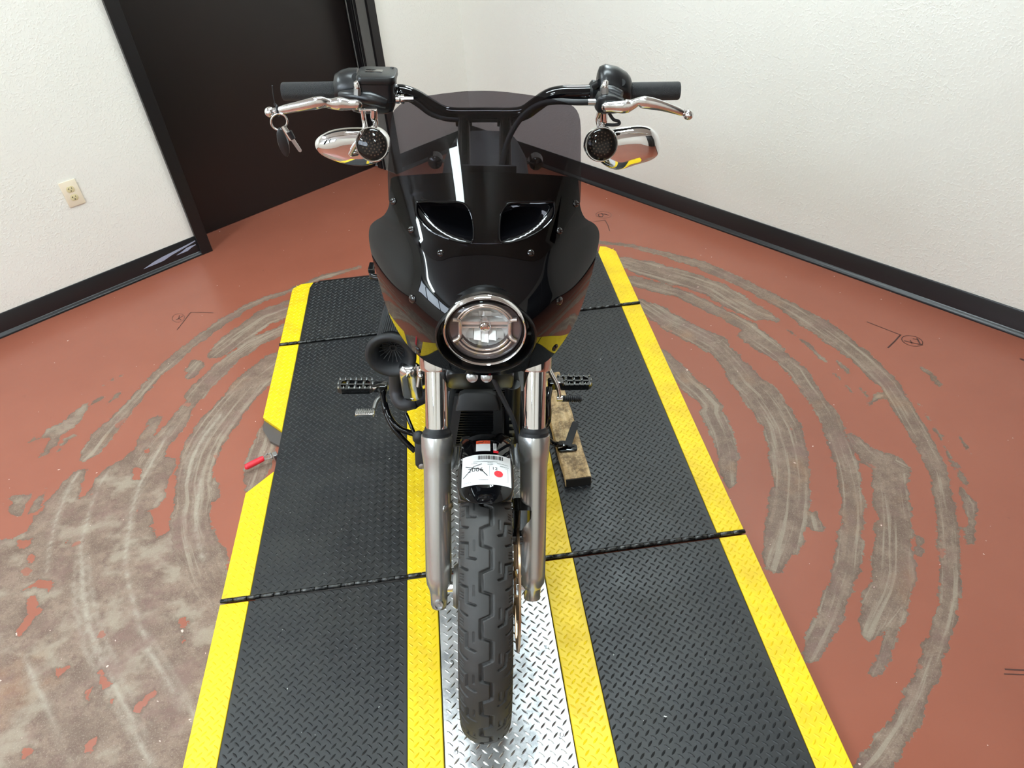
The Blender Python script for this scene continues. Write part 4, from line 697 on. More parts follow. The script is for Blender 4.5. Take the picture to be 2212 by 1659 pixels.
for s_ in (1,-1):   # two C shaped chrome arcs with vertical side bars
    for r,y0,t in ((.050,.010,.0032),(.0565,.006,.0022)):
        a=[math.radians(q) for q in np.linspace(28,152,26)]; mb=MB().tube([V(HP.x+r*math.cos(q),HP.y+y0,HP.z+s_*r*math.sin(q)) for q in a],t,10); obj('chrome_arc',mb,M_rose,hl)
    mb=MB().tube([V(HP.x+s_*.060,HP.y+.005,HP.z+.024),V(HP.x+s_*.050,HP.y+.008,HP.z+.021),V(HP.x+s_*.047,HP.y+.012,HP.z+.012),V(HP.x+s_*.047,HP.y+.012,HP.z-.012),V(HP.x+s_*.050,HP.y+.008,HP.z-.021),V(HP.x+s_*.060,HP.y+.005,HP.z-.026)],.0042,10,4); obj('side_bar',mb,M_rose,hl)
obj('lens',HD([(-.004,.069),(.001,.066),(.006,.05),(.009,.03),(.0105,.008),(.0107,.0002)]),M_lens,hl,sharp=80)
obj('lower_tab',MB().tube([at(1028,786,y=.12),at(1037,790,y=.119),at(1060,790,y=.119),at(1070,786,y=.12)],.0028,8,3),M_chrome,hl)
# fairing mount plate between the risers
mb=MB(); q=[at(991,357,y=.40),at(1116,357,y=.40),at(1116,374,y=.40),at(991,374,y=.40)]; c=sum(q,V(0,0,0))/4; mb.box(c,(abs(q[1].x-q[0].x),.006,abs(q[0].z-q[3].z)*1.1)); obj('fairing_bracket',mb,M_satin,bike,bev=.002)

# ---- handlebar
hb_=empty('handlebar',(0,0,0),(0,0,0),bike); HY=.5
hp=[(616,197),(724,197),(850,198),(880,202),(905,213),(935,232),(958,244),(985,248),(1048,248),(1110,248),(1135,242),(1158,226),(1185,208),(1215,201),(1260,200),(1362,197),(1462,198)]
obj('bar',MB().tube([at(a,b,y=HY) for a,b in hp],.0148,22,5),M_gloss,hb_)
for xx,(px0,px1) in (('l',(990,1014)),('r',(1077,1107))):
    cx=(px0+px1)/2; a=at(cx,262,y=HY-.012); b=V(a.x,.40,1.02); w_=.0135
    mb=MB().tube([a+V(0,0,.012),a,b],[.0125,.0125,.0155],20); obj('riser',mb,M_glossmetal,hb_)
    mb=MB().tube([a+V(-.017,.012,.002),a+V(.017,.012,.002)],.0165,20); obj('riser_clamp',mb,M_glossmetal,hb_,bev=.002)
for (a,b) in ((611,727),(1360,1467)):
    p,q=at(a,198,y=HY),at(b,196,y=HY); d=(q-p); L=d.length; n=32; me=MB(); rad=.0172
    pr=[(0,.012),(.0,.0165),(.003,.0176),(L-.003,.0176),(L,.0165),(L,.012)] ; me.lathe(p,d,pr,n); g_=obj('grip',me,M_knurl,hb_)
    uvl=g_.data.uv_layers.new(name='UV'); 
    dn=d.normalized(); u_=dn.orthogonal().normalized(); w2=dn.cross(u_)
    for lp in g_.data.loops:
        c_=g_.data.vertices[lp.vertex_index].co-p; uvl.data[lp.index].uv=(c_.dot(dn)*190,math.atan2(c_.dot(w2),c_.dot(u_))*3.2)
# left of the picture: brake side
def SL(px,py,y): return at(px,py,y=y)
HPx=lambda a,b:(at(a,b,y=HY))
mc=empty('brake_control',(0,0,0),(0,0,0),hb_) if 0 else hb_
p=at(752,186,y=HY); sw=MB()
ctr=[(724,192),(727,190),(740,186),(757,184),(776,184)]; rad=[.016,.0235,.027,.029,.029]
rr=[]
for (a,b),r in zip(ctr,rad):
    c=at(a,b,y=HY-.004); rr.append([c+V(0,r*.95*math.cos(t)*(1 if math.cos(t)>0 else 1.25),r*1.12*math.sin(t)) for t in np.linspace(0,2*PI,28,endpoint=False)])
obj('switch_housing',MB().rings(rr),M_satin,hb_,sharp=60)
obj('housing_hole',MB().lathe(at(768,167,y=HY-.036),(.2,-.9,.4),[(0,.0075),(-.0005,.0065),(-.004,.006)],18),M_dark,hb_)
# reservoir block with lid
TLc=[at(772,152,y=.50),at(852,149,y=.50),at(855,160,y=.435),at(766,165,y=.435)]
zt=sum(q.z for q in TLc)/4; c=V((at(768,160,y=.46).x+at(856,160,y=.46).x)/2,.462,0); wd=at(856,160,y=.46).x-at(772,160,y=.46).x
zt=at(812,158,y=.46).z; zb=at(812,216,y=.44).z
mb=MB().prism(rrect(wd,.072,.012,5),(c.x+.002,c.y,zt-.012),(1,0,0),(0,1,0),.014,.003,w=(0,0,1)); lid=obj('reservoir_lid',mb,M_satin,hb_)
mb=MB().prism(rrect(.034,.016,.002,3),(c.x-.004,c.y+.004,zt+.0015),(1,0,0),(0,1,0),.0012,.0003,w=(0,0,1)); obj('lid_badge',mb,M_glossmetal,lid)
for sx,sy in((-1,-1),(1,1)): obj('lid_screw',MB().lathe((c.x+sx*(wd/2-.009),c.y+sy*.027,zt+.0015),(0,0,1),[(0,.004),(.0012,.0036),(.0012,.002),(.0004,.0018)],14),M_satin,lid)
rr=[]
for z_,w_,dx,dy,dd in ((zt-.012,wd,0,0,.070),(zt-.02,wd-.003,0,0,.069),(zt-.045,wd-.008,.002,-.002,.066),(zb+.0,wd+.004,-.003,-.008,.06),(zb-.008,wd+.012,-.008,-.010,.054),(zb-.02,wd+.006,-.01,-.010,.045),(zb-.027,wd-.014,-.01,-.008,.03)):
    rr.append([V(c.x+dx+a,c.y+dy+b,z_) for a,b in rrect(w_,dd,.012,5)])
obj('reservoir_body',MB().rings(rr),M_satin,hb_,sharp=50)
obj('sight_hole',MB().lathe(at(852,192,y=.45)+V(.004,0,0),(1,-.15,0),[(0,.009),(.0015,.0085),(.0015,.0065),(0,.006)],22),M_glossmetal,hb_)
mb=MB().tube([at(735,205,y=.452),at(760,207,y=.44),at(800,212,y=.432),at(835,222,y=.432)],[.007,.012,.015,.011],18,4); obj('lever_perch',mb,M_satin,hb_)
def lever(nm,pts,par):
    rr=[];pp=[at(a,b,y=y) for a,b,y,h,d in pts]; 
    P,Hh,Dd=[],[],[]
    for i in range(len(pp)-1):
        a,b,c_,d_=pp[max(i-1,0)],pp[i],pp[i+1],pp[min(i+2,len(pp)-1)]
        for k in range(4):
            t=k/4; P.append(.5*((2*b)+(c_-a)*t+(2*a-5*b+4*c_-d_)*t*t+(3*b-a-3*c_+d_)*t**3)); Hh.append(pts[i][3]*(1-t)+pts[i+1][3]*t); Dd.append(pts[i][4]*(1-t)+pts[i+1][4]*t)
    P.append(pp[-1]);Hh.append(pts[-1][3]);Dd.append(pts[-1][4])
    for i,p in enumerate(P):
        t=(P[min(i+1,len(P)-1)]-P[max(i-1,0)]).normalized(); u=V(0,0,1); u=(u-t*u.dot(t)).normalized(); w_=t.cross(u)
        rr.append([p+u*Hh[i]*math.copysign(abs(math.cos(a))**.75,math.cos(a))+w_*Dd[i]*math.copysign(abs(math.sin(a))**.75,math.sin(a)) for a in np.linspace(0,2*PI,20,endpoint=False)])
    return obj(nm,MB().rings(rr),M_pol,par,sharp=60)
lv=lever('brake_lever',[(593,239,.40,.0035,.0035),(600,239,.40,.0065,.006),(620,235,.398,.0085,.0065),(650,229,.395,.0095,.007),(680,223,.395,.0115,.0075),(693,221,.398,.011,.0075),(705,222,.402,.0085,.007),(716,224,.405,.0095,.008),(735,224,.405,.0125,.009),(755,226,.405,.0095,.007),(772,226,.405,.0092,.006),(782,226,.407,.004,.003)],hb_)
mb=MB().ball(at(583,242,y=.40),.0098,20); mb.tube([at(583,242,y=.40),at(596,239,y=.40)],.006,14); obj('lever_ball',mb,M_pol,lv)
mb=MB().tube([at(772,204,y=.425),at(772,190,y=.425)],[.0078,.0072],6); obj('mirror_nut',mb,M_cast,hb_); mb=MB().tube([at(772,190,y=.425),at(771,183,y=.425),at(770,177,y=.425),at(770,174,y=.425)],[.0062,.0065,.005,.001],14); obj('mirror_acorn',mb,M_chrome,hb_)
mb=MB().lathe(at(860,214,y=.445),(1,0,0),[(-.004,.0085),(.003,.0085),(.003,.006),(.006,.0085),(.012,.0085),(.012,.005),(.03,.005)],20); obj('banjo_fitting',mb,M_chrome,hb_)
mb=MB().tube([at(866,214,y=.445),at(884,215,y=.455),at(905,228,y=.475),at(930,246,y=.485),at(962,256,y=.487),at(1000,258,y=.487)],.0048,12,4); obj('brake_line',mb,M_rubber,hb_)
# right of the picture: clutch side
rr=[]
for a,b,r in ((1290,176,.022),(1293,174,.0275),(1305,172,.030),(1330,176,.029),(1350,184,.0265),(1358,188,.0225),(1361,191,.019)):
    c=at(a,b+6,y=HY-.004); rr.append([c+V(0,r*.95*math.cos(t)*(1 if math.cos(t)>0 else 1.2),r*1.15*math.sin(t)) for t in np.linspace(0,2*PI,28,endpoint=False)])
obj('switch_housing',MB().rings(rr),M_satin,hb_,sharp=60)
obj('housing_hole',MB().lathe(at(1344,178,y=HY-.032),(-.2,-.9,.4),[(0,.0065),(-.0005,.0055),(-.004,.005)],18),M_dark,hb_)
mb=MB().tube([at(1273,198,y=HY),at(1278,198,y=HY),at(1288,198,y=HY)],[.017,.0225,.0215],24); mb.tube([at(1284,186,y=HY-.02),at(1296,178,y=HY-.03)],[.008,.007],14); obj('clamp_collar',mb,M_satin,hb_)
rr=[]
for a,b,y,h,d in ((1286,222,.43,.010,.012),(1292,220,.43,.0165,.018),(1305,219,.43,.018,.02),(1325,222,.43,.0165,.018),(1345,226,.425,.012,.014),(1350,228,.422,.007,.010)):
    p=at(a,b,y=y); rr.append([p+V(0,q[1],q[0]) for q in rrect(2*h,2*d,.006,4)])
obj('lever_perch',MB().rings(rr),M_satin,hb_,sharp=55)
mb=MB().tube([at(1296,196,y=.455),at(1320,200,y=.45),at(1342,208,y=.44)],[.012,.014,.010],14,3); obj('perch_clamp',mb,M_satin,hb_)
lv=lever('clutch_lever',[(1303,231,.407,.003,.003),(1306,231,.405,.0092,.006),(1325,231,.404,.0098,.007),(1345,231,.403,.0118,.009),(1355,229,.403,.0125,.009),(1365,226,.402,.0095,.008),(1378,220,.40,.0075,.007),(1390,221,.398,.0115,.0075),(1410,224,.396,.011,.0075),(1435,230,.396,.009,.0065),(1460,238,.398,.0075,.006),(1474,243,.40,.006,.0055),(1480,245,.40,.0035,.0035)],hb_)
mb=MB().ball(at(1487,248,y=.40),.0098,20); mb.tube([at(1487,248,y=.40),at(1476,243,y=.40)],.0058,14); obj('lever_ball',mb,M_pol,lv)
mb=MB().tube([at(1306,201,y=.425),at(1306,188,y=.425)],[.0078,.0072],6); obj('mirror_nut',mb,M_cast,hb_); mb=MB().tube([at(1306,188,y=.425),at(1308,180,y=.425),at(1309,175,y=.425),at(1309,172,y=.425)],[.0062,.0062,.0045,.001],14); obj('mirror_acorn',mb,M_chrome,hb_)
mb=MB().tube([at(1270,221,y=.43),at(1287,221,y=.43)],[.0062,.0062],16); obj('cable_ferrule',mb,M_bolt,hb_)
mb=MB().tube([at(1271,221,y=.43),at(1240,221,y=.43),at(1205,219,y=.44),at(1165,226,y=.455),at(1130,250,y=.46),at(1103,290,y=.45),at(1088,335,y=.43),at(1082,375,y=.41),at(1080,400,y=.39)],.0058,14,5); obj('clutch_cable',mb,M_rubber,hb_)
# ---- mirrors and signals
def mirror(parent,outline,yy,stem,sig,name):
    m_=empty('mirror',(0,0,0),(0,0,0),bike)
    P=[at(a,b,y=yy) for a,b in catmull(outline,4)]; poly=[(p.x,p.z) for p in P]
    obj('mirror_shell',MB().dome(poly,(0,yy,0),(1,0,0),(0,0,1),(0,-1,0),.024,14,p=.55),M_chrome,m_,sharp=70)
    c=np.mean(poly,axis=0); obj('mirror_glass',MB().prism([(c[0]+(a-c[0])*.95,c[1]+(b-c[1])*.95) for a,b in poly],(0,yy+.002,0),(1,0,0),(0,0,1),.0015,w=(0,1,0)),M_refl,m_)
    for nm,pts,rad in stem: obj(nm,MB().tube(pts,rad,14,4),M_chrome,m_)
    sgn=empty('turn_signal',(0,0,0),(0,0,0),bike); sp,ax=sig; axn=Vector(ax).normalized()
    obj('signal_housing',MB().lathe(sp,axn,[(-.055,.006),(-.053,.016),(-.045,.026),(-.03,.0325),(-.008,.0345),(.0,.0325),(.0,.0305),(-.0135,.0305)],40,cap=False),M_chrome,sgn,sharp=70)
    ln_=obj('signal_lens',MB().lathe(sp,axn,[(-.010,.0305),(-.004,.031),(.004,.0315),(.007,.0295),(.0105,.022),(.0125,.011),(.013,.0002)],40,cap=False),M_smoke,sgn,sharp=70)
    obj('signal_base',MB().lathe(sp,axn,[(-.013,.030),(-.0125,.030),(-.0125,.0002)],32),mat('signal_bowl',(14,11,11),.3),ln_)
    mb=MB(); u=axn.orthogonal().normalized(); w_=axn.cross(u)
    for r,k in ((.004,4),(.010,9),(.016,14),(.022,19)):
        for i in range(k):
            t=2*PI*i/k+r*100; mb.lathe(sp+u*r*math.cos(t)+w_*r*math.sin(t)-axn*.0126,axn,[(0,.0016),(.001,.0016),(.0012,.0001)],8,cap=False)
    obj('led_dots',mb,M_led,ln_,kind='stuff')
mirror(bike,[(681,315),(683,301),(698,288),(722,279),(755,275),(795,276),(828,285),(838,310),(835,335),(815,350),(790,356),(755,354),(715,342),(692,330)],.475,
 [('mirror_arm',[at(783,236,y=.425),at(786,258,y=.428),at(788,275,y=.425),at(780,292,y=.42),at(768,312,y=.425),at(757,333,y=.44)],[.0045,.0045,.005,.0045,.004,.0045]),('mirror_bolt',[at(808,236,y=.425),at(808,254,y=.428),at(811,262,y=.43),at(811,275,y=.435),at(806,290,y=.44)],[.0072,.0072,.0055,.0055,.008]),('mirror_foot',[at(776,238,y=.425),at(815,237,y=.425)],[.004,.004]),('ball_joint',[at(757,333,y=.44),at(770,330,y=.452)],[.005,.007])],
 (at(803,312,y=.405),(-.06,-.93,.28)),'l')
mirror(bike,[(1284,318),(1290,292),(1312,281),(1345,274),(1385,271),(1408,277),(1421,292),(1425,312),(1421,332),(1405,344),(1372,354),(1340,364),(1320,363),(1300,352),(1288,338)],.475,
 [('mirror_arm',[at(1297,240,y=.425),at(1293,255,y=.43),at(1294,268,y=.433),at(1299,285,y=.435),at(1305,300,y=.44)],[.006,.006,.0055,.006,.006]),('mirror_bolt',[at(1304,244,y=.425),at(1304,262,y=.425),at(1302,264,y=.428),at(1301,276,y=.43)],[.0078,.0072,.0055,.0055])],
 (at(1300,312,y=.405),(.04,-.93,.28)),'r')
mb=MB().tube([at(1316,245,y=.43),at(1325,258,y=.43),at(1336,262,y=.43),at(1337,268,y=.43),at(1325,270,y=.43),at(1307,269,y=.43)],.0032,12,5); obj('signal_wire',mb,M_rubber,hb_)

# ---- keys hanging from the brake lever (a thing of their own)
def Wp(p): return Vector(OB+RB@np.array(p))
kr=empty('key_ring',Wp(at(593,242,y=.40)),(0,0,0),label='steel key ring with black fob and key hanging from the brake lever end',category='keys')
K0=kr.location
def kp(px,py,y=.392): return Wp(at(px,py,y=y))-K0
mb=MB().tube([kp(600,239,.4)+V(0,.008*math.cos(a),.010*math.sin(a)) for a in np.linspace(0,2*PI,14)],.0016,8,cap=False); mb.tube([kp(594,227),kp(591,210,.39),kp(588,185,.385)],[.001,.001,.0014],6); mb.box(kp(594,226),(.004,.004,.004)); obj('cable_tie',mb,M_rubber,kr)
cx,cz=603,263
obj('split_ring',MB().tube([kp(cx+17.5*math.cos(a),cz+17.5*math.sin(a),.392) for a in np.linspace(0,2*PI,36)],.0019,10,cap=False),M_chrome,kr)
fo=kp(612,307,.39); mb=MB().prism([(a*.0098,b*.028) for a,b in circ(1,28)],fo+V(0,-.006,0),(1,0,0),(.0,.0,1),.011,.003,w=(0,1,0)); mb.tube([kp(606,276),kp(607,290)],.003,8); obj('key_fob',mb,M_fob,kr)
mb=MB(); a,b=kp(611,272,.385),kp(630,302,.382); d=(b-a).normalized(); mb.tube([a,a.lerp(b,.5),b],[.0045,.0052,.005],12,3); obj('key_head',mb,M_chrome,kr)
mb=MB(); a,b=kp(624,284,.380),kp(633,300,.380); mb.tube([a,b],[.0058,.005],10); obj('key_grip',mb,M_fob,kr)
mb=MB(); a,b=kp(631,300,.382),kp(650,328,.382); d=(b-a).normalized(); s_=d.cross(V(0,-1,0)).normalized(); mb.rings([[p+s_*w_+V(0,-.001,0),p+s_*w_+V(0,.001,0),p-s_*w_+V(0,.001,0),p-s_*w_+V(0,-.001,0)] for p,w_ in((a,.0035),(a.lerp(b,.5),.0035),(a.lerp(b,.92),.0032),(b,.0012))]); obj('key_blade',mb,M_bolt,kr)

# ---- frame, cooler, engine
fr=empty('frame',(0,0,0),(0,0,0),bike)
for sx in(-1,1): obj('downtube',MB().tube([V(sx*.035,.30,.86),V(sx*.06,.38,.70),V(sx*.085,.44,.50),V(sx*.10,.47,.28),V(sx*.11,.56,.20),V(sx*.12,.9,.19),V(sx*.12,1.25,.25)],.017,18,4),M_glossmetal,fr)
obj('steering_neck',MB().tube([V(0,.30,.78),V(0,.42,1.0)],.034,24),M_glossmetal,fr)
obj('backbone',MB().tube([V(0,.40,.92),V(0,.7,.90),V(0,1.1,.72)],.03,20,4),M_glossmetal,fr)
mb=MB().tube([at(1187,838,z=.36),at(1183,865,z=.34),at(1184,895,z=.30),at(1180,915,z=.27),at(1160,940,z=.24)],.011,14,4); obj('peg_bracket_tube',mb,M_glossmetal,fr)
# side canister with its sticker
cn=obj('side_canister',MB().tube([at(1108,830,y=.36),at(1105,950,y=.36)],.02,24),M_satin,bike,bev=.002)
mb=MB()
a=at(1107,895,y=.335); 
for k in range(4): 
    b=at(1106,905+k*14,y=.336); mb.box(b,(.014 if k<3 else .010,.001,.008))
obj('canister_sticker',mb,mat('faded_silver_print',(120,122,110),.5),cn,flat=True)
# cooler
co_=empty('oil_cooler',(0,0,0),(0,0,0),bike); cy=.33
q=[at(982,856,y=cy+.03),at(1084,857,y=cy+.03),at(1087,965,y=cy-.005),at(966,965,y=cy-.005)]; h=[at(997,880,y=cy+.02),at(1065,880,y=cy+.02),at(1066,962,y=cy-.004),at(984,962,y=cy-.004)]
mb=MB(); bk=V(0,.03,-.02); mb.add(q+h+[p+bk for p in h],[(0,1,5,4),(1,2,6,5),(2,3,7,6),(3,0,4,7),(4,5,9,8),(5,6,10,9),(6,7,11,10),(7,4,8,11),(8,9,10,11)]); mb.add(q+[p+V(0,.05,-.03) for p in q],[(1,0,4,5),(2,1,5,6),(0,3,7,4),(3,2,6,7)]); obj('cooler_shroud',mb,M_plastic,co_,sharp=20)
f0=None
for k in range(15):
    t=(k+.5)/15; a=h[0].lerp(h[3],t); b=h[1].lerp(h[2],t); mb=MB(); mb.add([a+V(0,0,.001),b+V(0,0,.001),b+V(0,.0,-.0015),a+V(0,.0,-.0015),a+V(0,.022,-.010),b+V(0,.022,-.010)],[(0,1,2,3),(0,4,5,1)]); obj('fin',mb,M_satin,co_,flat=True)
mb=MB().prism([(-.055,-.02),(.055,-.02),(.045,.022),(.03,.03),(-.03,.03),(-.045,.022)],at(1032,862,y=cy+.03),(1,0,0),(0,.3,.95),.03,.004); obj('cooler_cap',mb,M_plastic,co_)
mb=MB().box((0,.50,.62),(.16,.16,.20)); mb.box((0,.42,.72),(.10,.06,.12)); obj('cylinder_shadow_box',mb,M_dark,bike) if 0 else None
en=empty('engine',(0,0,0),(0,0,0),bike)
mb=MB().prism([(.50,.22),(.95,.22),(.97,.40),(.85,.47),(.55,.47),(.47,.36)],(-.13,0,0),(0,1,0),(0,0,1),.26,.015,w=(1,0,0)); obj('crankcase',mb,M_satin,en)
for yb,ta in ((.60,-.38),(.80,.38)):
    d=V(0,math.sin(ta),math.cos(ta)); o=V(0,yb,.44); mb=MB()
    for k in range(14): mb.prism(rrect(.17-.002*abs(k-7),.15,.03,4),o+d*(.012*k+.01),(1,0,0),d.cross(V(1,0,0)),.0045,0,w=d)
    mb.lathe(o,d,[(0,.055),(.2,.055)],24); mb.prism(rrect(.16,.13,.03,4),o+d*.19,(1,0,0),d.cross(V(1,0,0)),.06,.012,w=d); obj('cylinder',mb,M_satin,en)
# polished cover beside the engine
pc=at(888,822,y=.52); mb=MB()
rr=[]
for t,(w_,h_) in ((0,(.05,.13)),(.012,(.062,.15)),(.03,(.062,.155)),(.045,(.05,.14)),(.05,(.03,.10))):
    rr.append([pc+V(a*.9,-t+.02-b*.28,b) for a,b in rrect(w_,h_,.02,5)])
obj('polished_cover',MB().rings(rr),M_pol,en,sharp=60)
mb=MB().tube([at(904,790,y=.47),at(906,812,y=.46),at(903,835,y=.45)],.006,12,3); mb.ball(at(909,812,y=.45),.008); mb.ball(at(908,800,y=.45),.006); obj('oil_line_fitting',mb,M_chrome,en)
# exhaust
ex=obj('exhaust_pipe',MB().tube([at(853,780,z=.56),at(854,810,z=.50),at(855,838,z=.45),at(858,858,z=.425),at(868,871,z=.41),at(884,871,z=.41),at(904,862,z=.415),at(925,852,z=.42),at(950,843,z=.42),V(-.08,.60,.44)],[.0185,.0185,.0185,.020,.021,.021,.0205,.0205,.0205,.02],24,5),M_pipe,bike)
a=at(890,868,z=.411); mb=MB().tube([at(889,869,z=.411),at(893,867,z=.411)],.0228,24); obj('pipe_clamp',mb,M_satin,ex)
mb=MB().tube([at(853,790,z=.55),V(-.2,.75,.35),V(-.2,1.0,.30),V(-.2,1.4,.30)],.022,20,5); mb.tube([V(-.2,1.1,.30),V(-.2,1.75,.36)],.045,24); obj('muffler',mb,M_pipe,ex)
# air intake
ai=empty('air_intake',(0,0,0),(0,0,0),bike); bc=at(844,769,y=.50); fc=at(860,676,y=.66); ax_=(bc-fc).normalized(); ax_=V(-.06,-.99,.04).normalized(); BL=.0
obj('intake_mouth',MB().lathe(bc,ax_,[(-.055,.040),(-.035,.046),(-.018,.060),(-.008,.0668),(.0,.0675),(.006,.064),(.007,.057),(.001,.047),(-.015,.036),(-.04,.030)],56,cap=False),M_rubber,ai,sharp=70)
mb=MB().lathe(bc-ax_*.04,ax_,[(0,.032),(.0005,.012),(.004,.011),(.004,.006),(0,.005)],32); obj('inner_cap',mb,M_dark,ai)
mb=MB()
for k in range(16):
    t=2*PI*k/16; u=ax_.orthogonal().normalized(); w_=ax_.cross(u); d=u*math.cos(t)+w_*math.sin(t); mb.tube([bc-ax_*.036+d*.011,bc-ax_*.018+d*.033],.0012,6)
obj('inner_vane',mb,M_plastic,ai)
mb=MB().lathe(bc,ax_,[(-.24,.03),(-.238,.052),(-.05,.046),(-.045,.03)],48); obj('filter_core',mb,M_dark,ai)
f_=MB(); u=ax_.orthogonal().normalized(); w_=ax_.cross(u)
K_=46
for k in range(K_):
    t=2*PI*k/K_; d=u*math.cos(t)+w_*math.sin(t); f_.tube([bc-ax_*.045+d*.0475,bc-ax_*.225+d*.0545],[.0021,.0026],6)
obj('filter_pleats',f_,M_rubber,ai,kind='stuff')
obj('filter_band',MB().lathe(bc,ax_,[(-.245,.052),(-.243,.0585),(-.222,.0595),(-.220,.054)],48,cap=False),M_satin,ai)
mb=MB().tube([bc-ax_*.24,bc-ax_*.29+V(.04,0,-.02),V(-.10,.80,.52)],[.045,.045,.04],24,4); obj('intake_elbow',mb,M_satin,ai)
# ---- pegs, pedals
def peg(px,py,sx,name):
    c=at(px,py,z=.355); g=empty('foot_peg',(0,0,0),(0,0,0),bike); dz=V(0,-.0,0)
    poly=[(-.054,-.018),(-.04,-.026),(.045,-.024),(.056,-.012),(.056,.012),(.045,.024),(-.04,.026),(-.054,.018)]
    mb=MB(); 
    outer=[V(c.x+a,c.y+b,c.z) for a,b in poly]; inner=[V(c.x+a*.82,c.y+b*.66,c.z) for a,b in poly]; n=8
    mb.add(outer+inner+[p-V(0,0,.02) for p in outer]+[p-V(0,0,.02) for p in inner],[(i,(i+1)%n,(i+1)%n+n,i+n) for i in range(n)]+[(i,i+2*n,(i+1)%n+2*n,(i+1)%n) for i in range(n)]+[(i+n,(i+1)%n+n,(i+1)%n+3*n,i+3*n) for i in range(n)])
    for q in(-.5,0,.5): mb.box((c.x+q*.05,c.y,c.z-.008),(.008,.034,.014))
    mb.box((c.x,c.y,c.z-.008),(.09,.007,.014)); mb.rings([[V(c.x-sx*xx,c.y+b,c.z-.010+e) for b,e in rrect(w2,h2,.004,3)] for xx,w2,h2 in((.045,.04,.02),(.06,.022,.022),(.075,.018,.018))]); obj('peg_body',mb,M_glossmetal,g,sharp=25)
    mb=MB()
    for a,b in [(q*.0165,s_*.0205) for q in(-3,-2,-1,0,1,2,3) for s_ in(-1,1)]+[(-.025,0),(0,0),(.025,0),(.054,0),(-.052,0)]: mb.lathe((c.x+a,c.y+b,c.z-.002),(0,0,1),[(0,.003),(.005,.0027),(.006,.0014),(.0095,.0012),(.010,.0004)],8)
    obj('stud',mb,M_bolt,g,kind='stuff'); return g
peg(768,829,-1,'l'); peg(1240,821,1,'r')
mb=MB().prism(rrect(.045,.026,.006,4),at(822,836,z=.36)+V(0,0,-.013),(1,0,0),(0,1,0),.026,.004,w=(0,0,1)); mb.cyl(at(809,838,z=.365),at(809,838,z=.385),.0065,14); cb=obj('peg_clevis',mb,M_glossmetal,bike)
obj('clevis_pin',MB().lathe(at(809,838,z=.385),(0,0,1),[(0,.0065),(.002,.006),(.002,.002)],18),M_pol,cb)
mb=MB().tube([at(829,842,z=.35),at(828,856,z=.345),at(832,885,z=.33),at(846,918,z=.30),at(868,946,z=.27),at(897,975,z=.24)],[.012,.0085,.0085,.0085,.0085,.0085],16,5); mb.tube([at(832,872,z=.335),at(842,902,z=.32),at(862,925,z=.30),at(890,936,z=.29),at(903,940,z=.29)],.0085,14,4); mb.tube([at(877,893,z=.34),at(890,925,z=.31),at(900,945,z=.29)],.0055,12,3); obj('peg_mount_arm',mb,M_gloss,bike)
mb=MB(); c=at(788,889,z=.335); mb.prism(rrect(.056,.024,.003,3),c+V(0,0,-.012),(1,0,0),(0,1,0),.012,.002,w=(0,0,1)); bp_=obj('brake_pedal',mb,M_pol,bike)
mb=MB()
for k in range(8):
    for j in(-1,0,1): mb.box((c.x-.023+k*.0066,c.y+j*.0075,c.z+.0015),(.0036,.0045,.003))
obj('pedal_teeth',mb,M_cast,bp_,flat=True,kind='stuff')
mb=MB().tube([at(808,884,z=.33),at(813,868,z=.335),at(822,858,z=.335),at(830,856,z=.33)],[.006,.007,.008,.006],12,3); obj('pedal_arm',mb,M_cast,bp_)
# voltage regulator and banjo block low beside the fork
mb=MB().prism(rrect(.034,.085,.008,4),at(912,968,y=.36),(1,0,0),(0,.35,.93),.03,.005); rg=obj('junction_block',mb,M_plastic,bike)
mb=MB().ball(at(905,945,y=.33),.017,14,(1,.9,1.2)); mb.cyl(at(902,1003,y=.34),at(912,1003,y=.34),.008,12); mb.cyl(at(908,1006,y=.335),at(908,1006,y=.325),.009,16); obj('junction_fittings',mb,M_rubber,rg)
obj('junction_bolt',MB().lathe(at(911,1007,y=.32),(0,-1,.3),[(-.004,.008),(.003,.008),(.004,.005)],16),M_bolt,rg)
# shifter
mb=MB().tube([at(1183,786,y=.62),at(1190,805,y=.61),at(1201,826,y=.60),at(1207,845,y=.59),at(1209,862,y=.585)],[.0045,.007,.0075,.0055,.006],12,4); sf=obj('shift_lever',mb,M_pol,bike)
c=at(1209,861,y=.585); mb=MB().cyl(c+V(-.008,0,0),c+V(.008,0,0),.009,18); obj('shift_knob_boss',mb,M_pol,sf)
mb=MB(); 
L_=.056
for k in range(10): mb.lathe(c+V(.008+k*.0056,0,0),(1,0,0),[(0,.0075),(.0008,.0108),(.0034,.0108),(.0042,.0075),(.0056,.0075)],18,cap=(k in(0,9)))
obj('shift_peg_rubber',mb,M_rubber,sf)
mb=MB().prism(rrect(.05,.03,.006,4),at(1200,829,z=.355)+V(0,0,-.014),(1,0,0),(0,1,0),.028,.004,w=(0,0,1)); obj('peg_clevis',mb,M_glossmetal,bike)
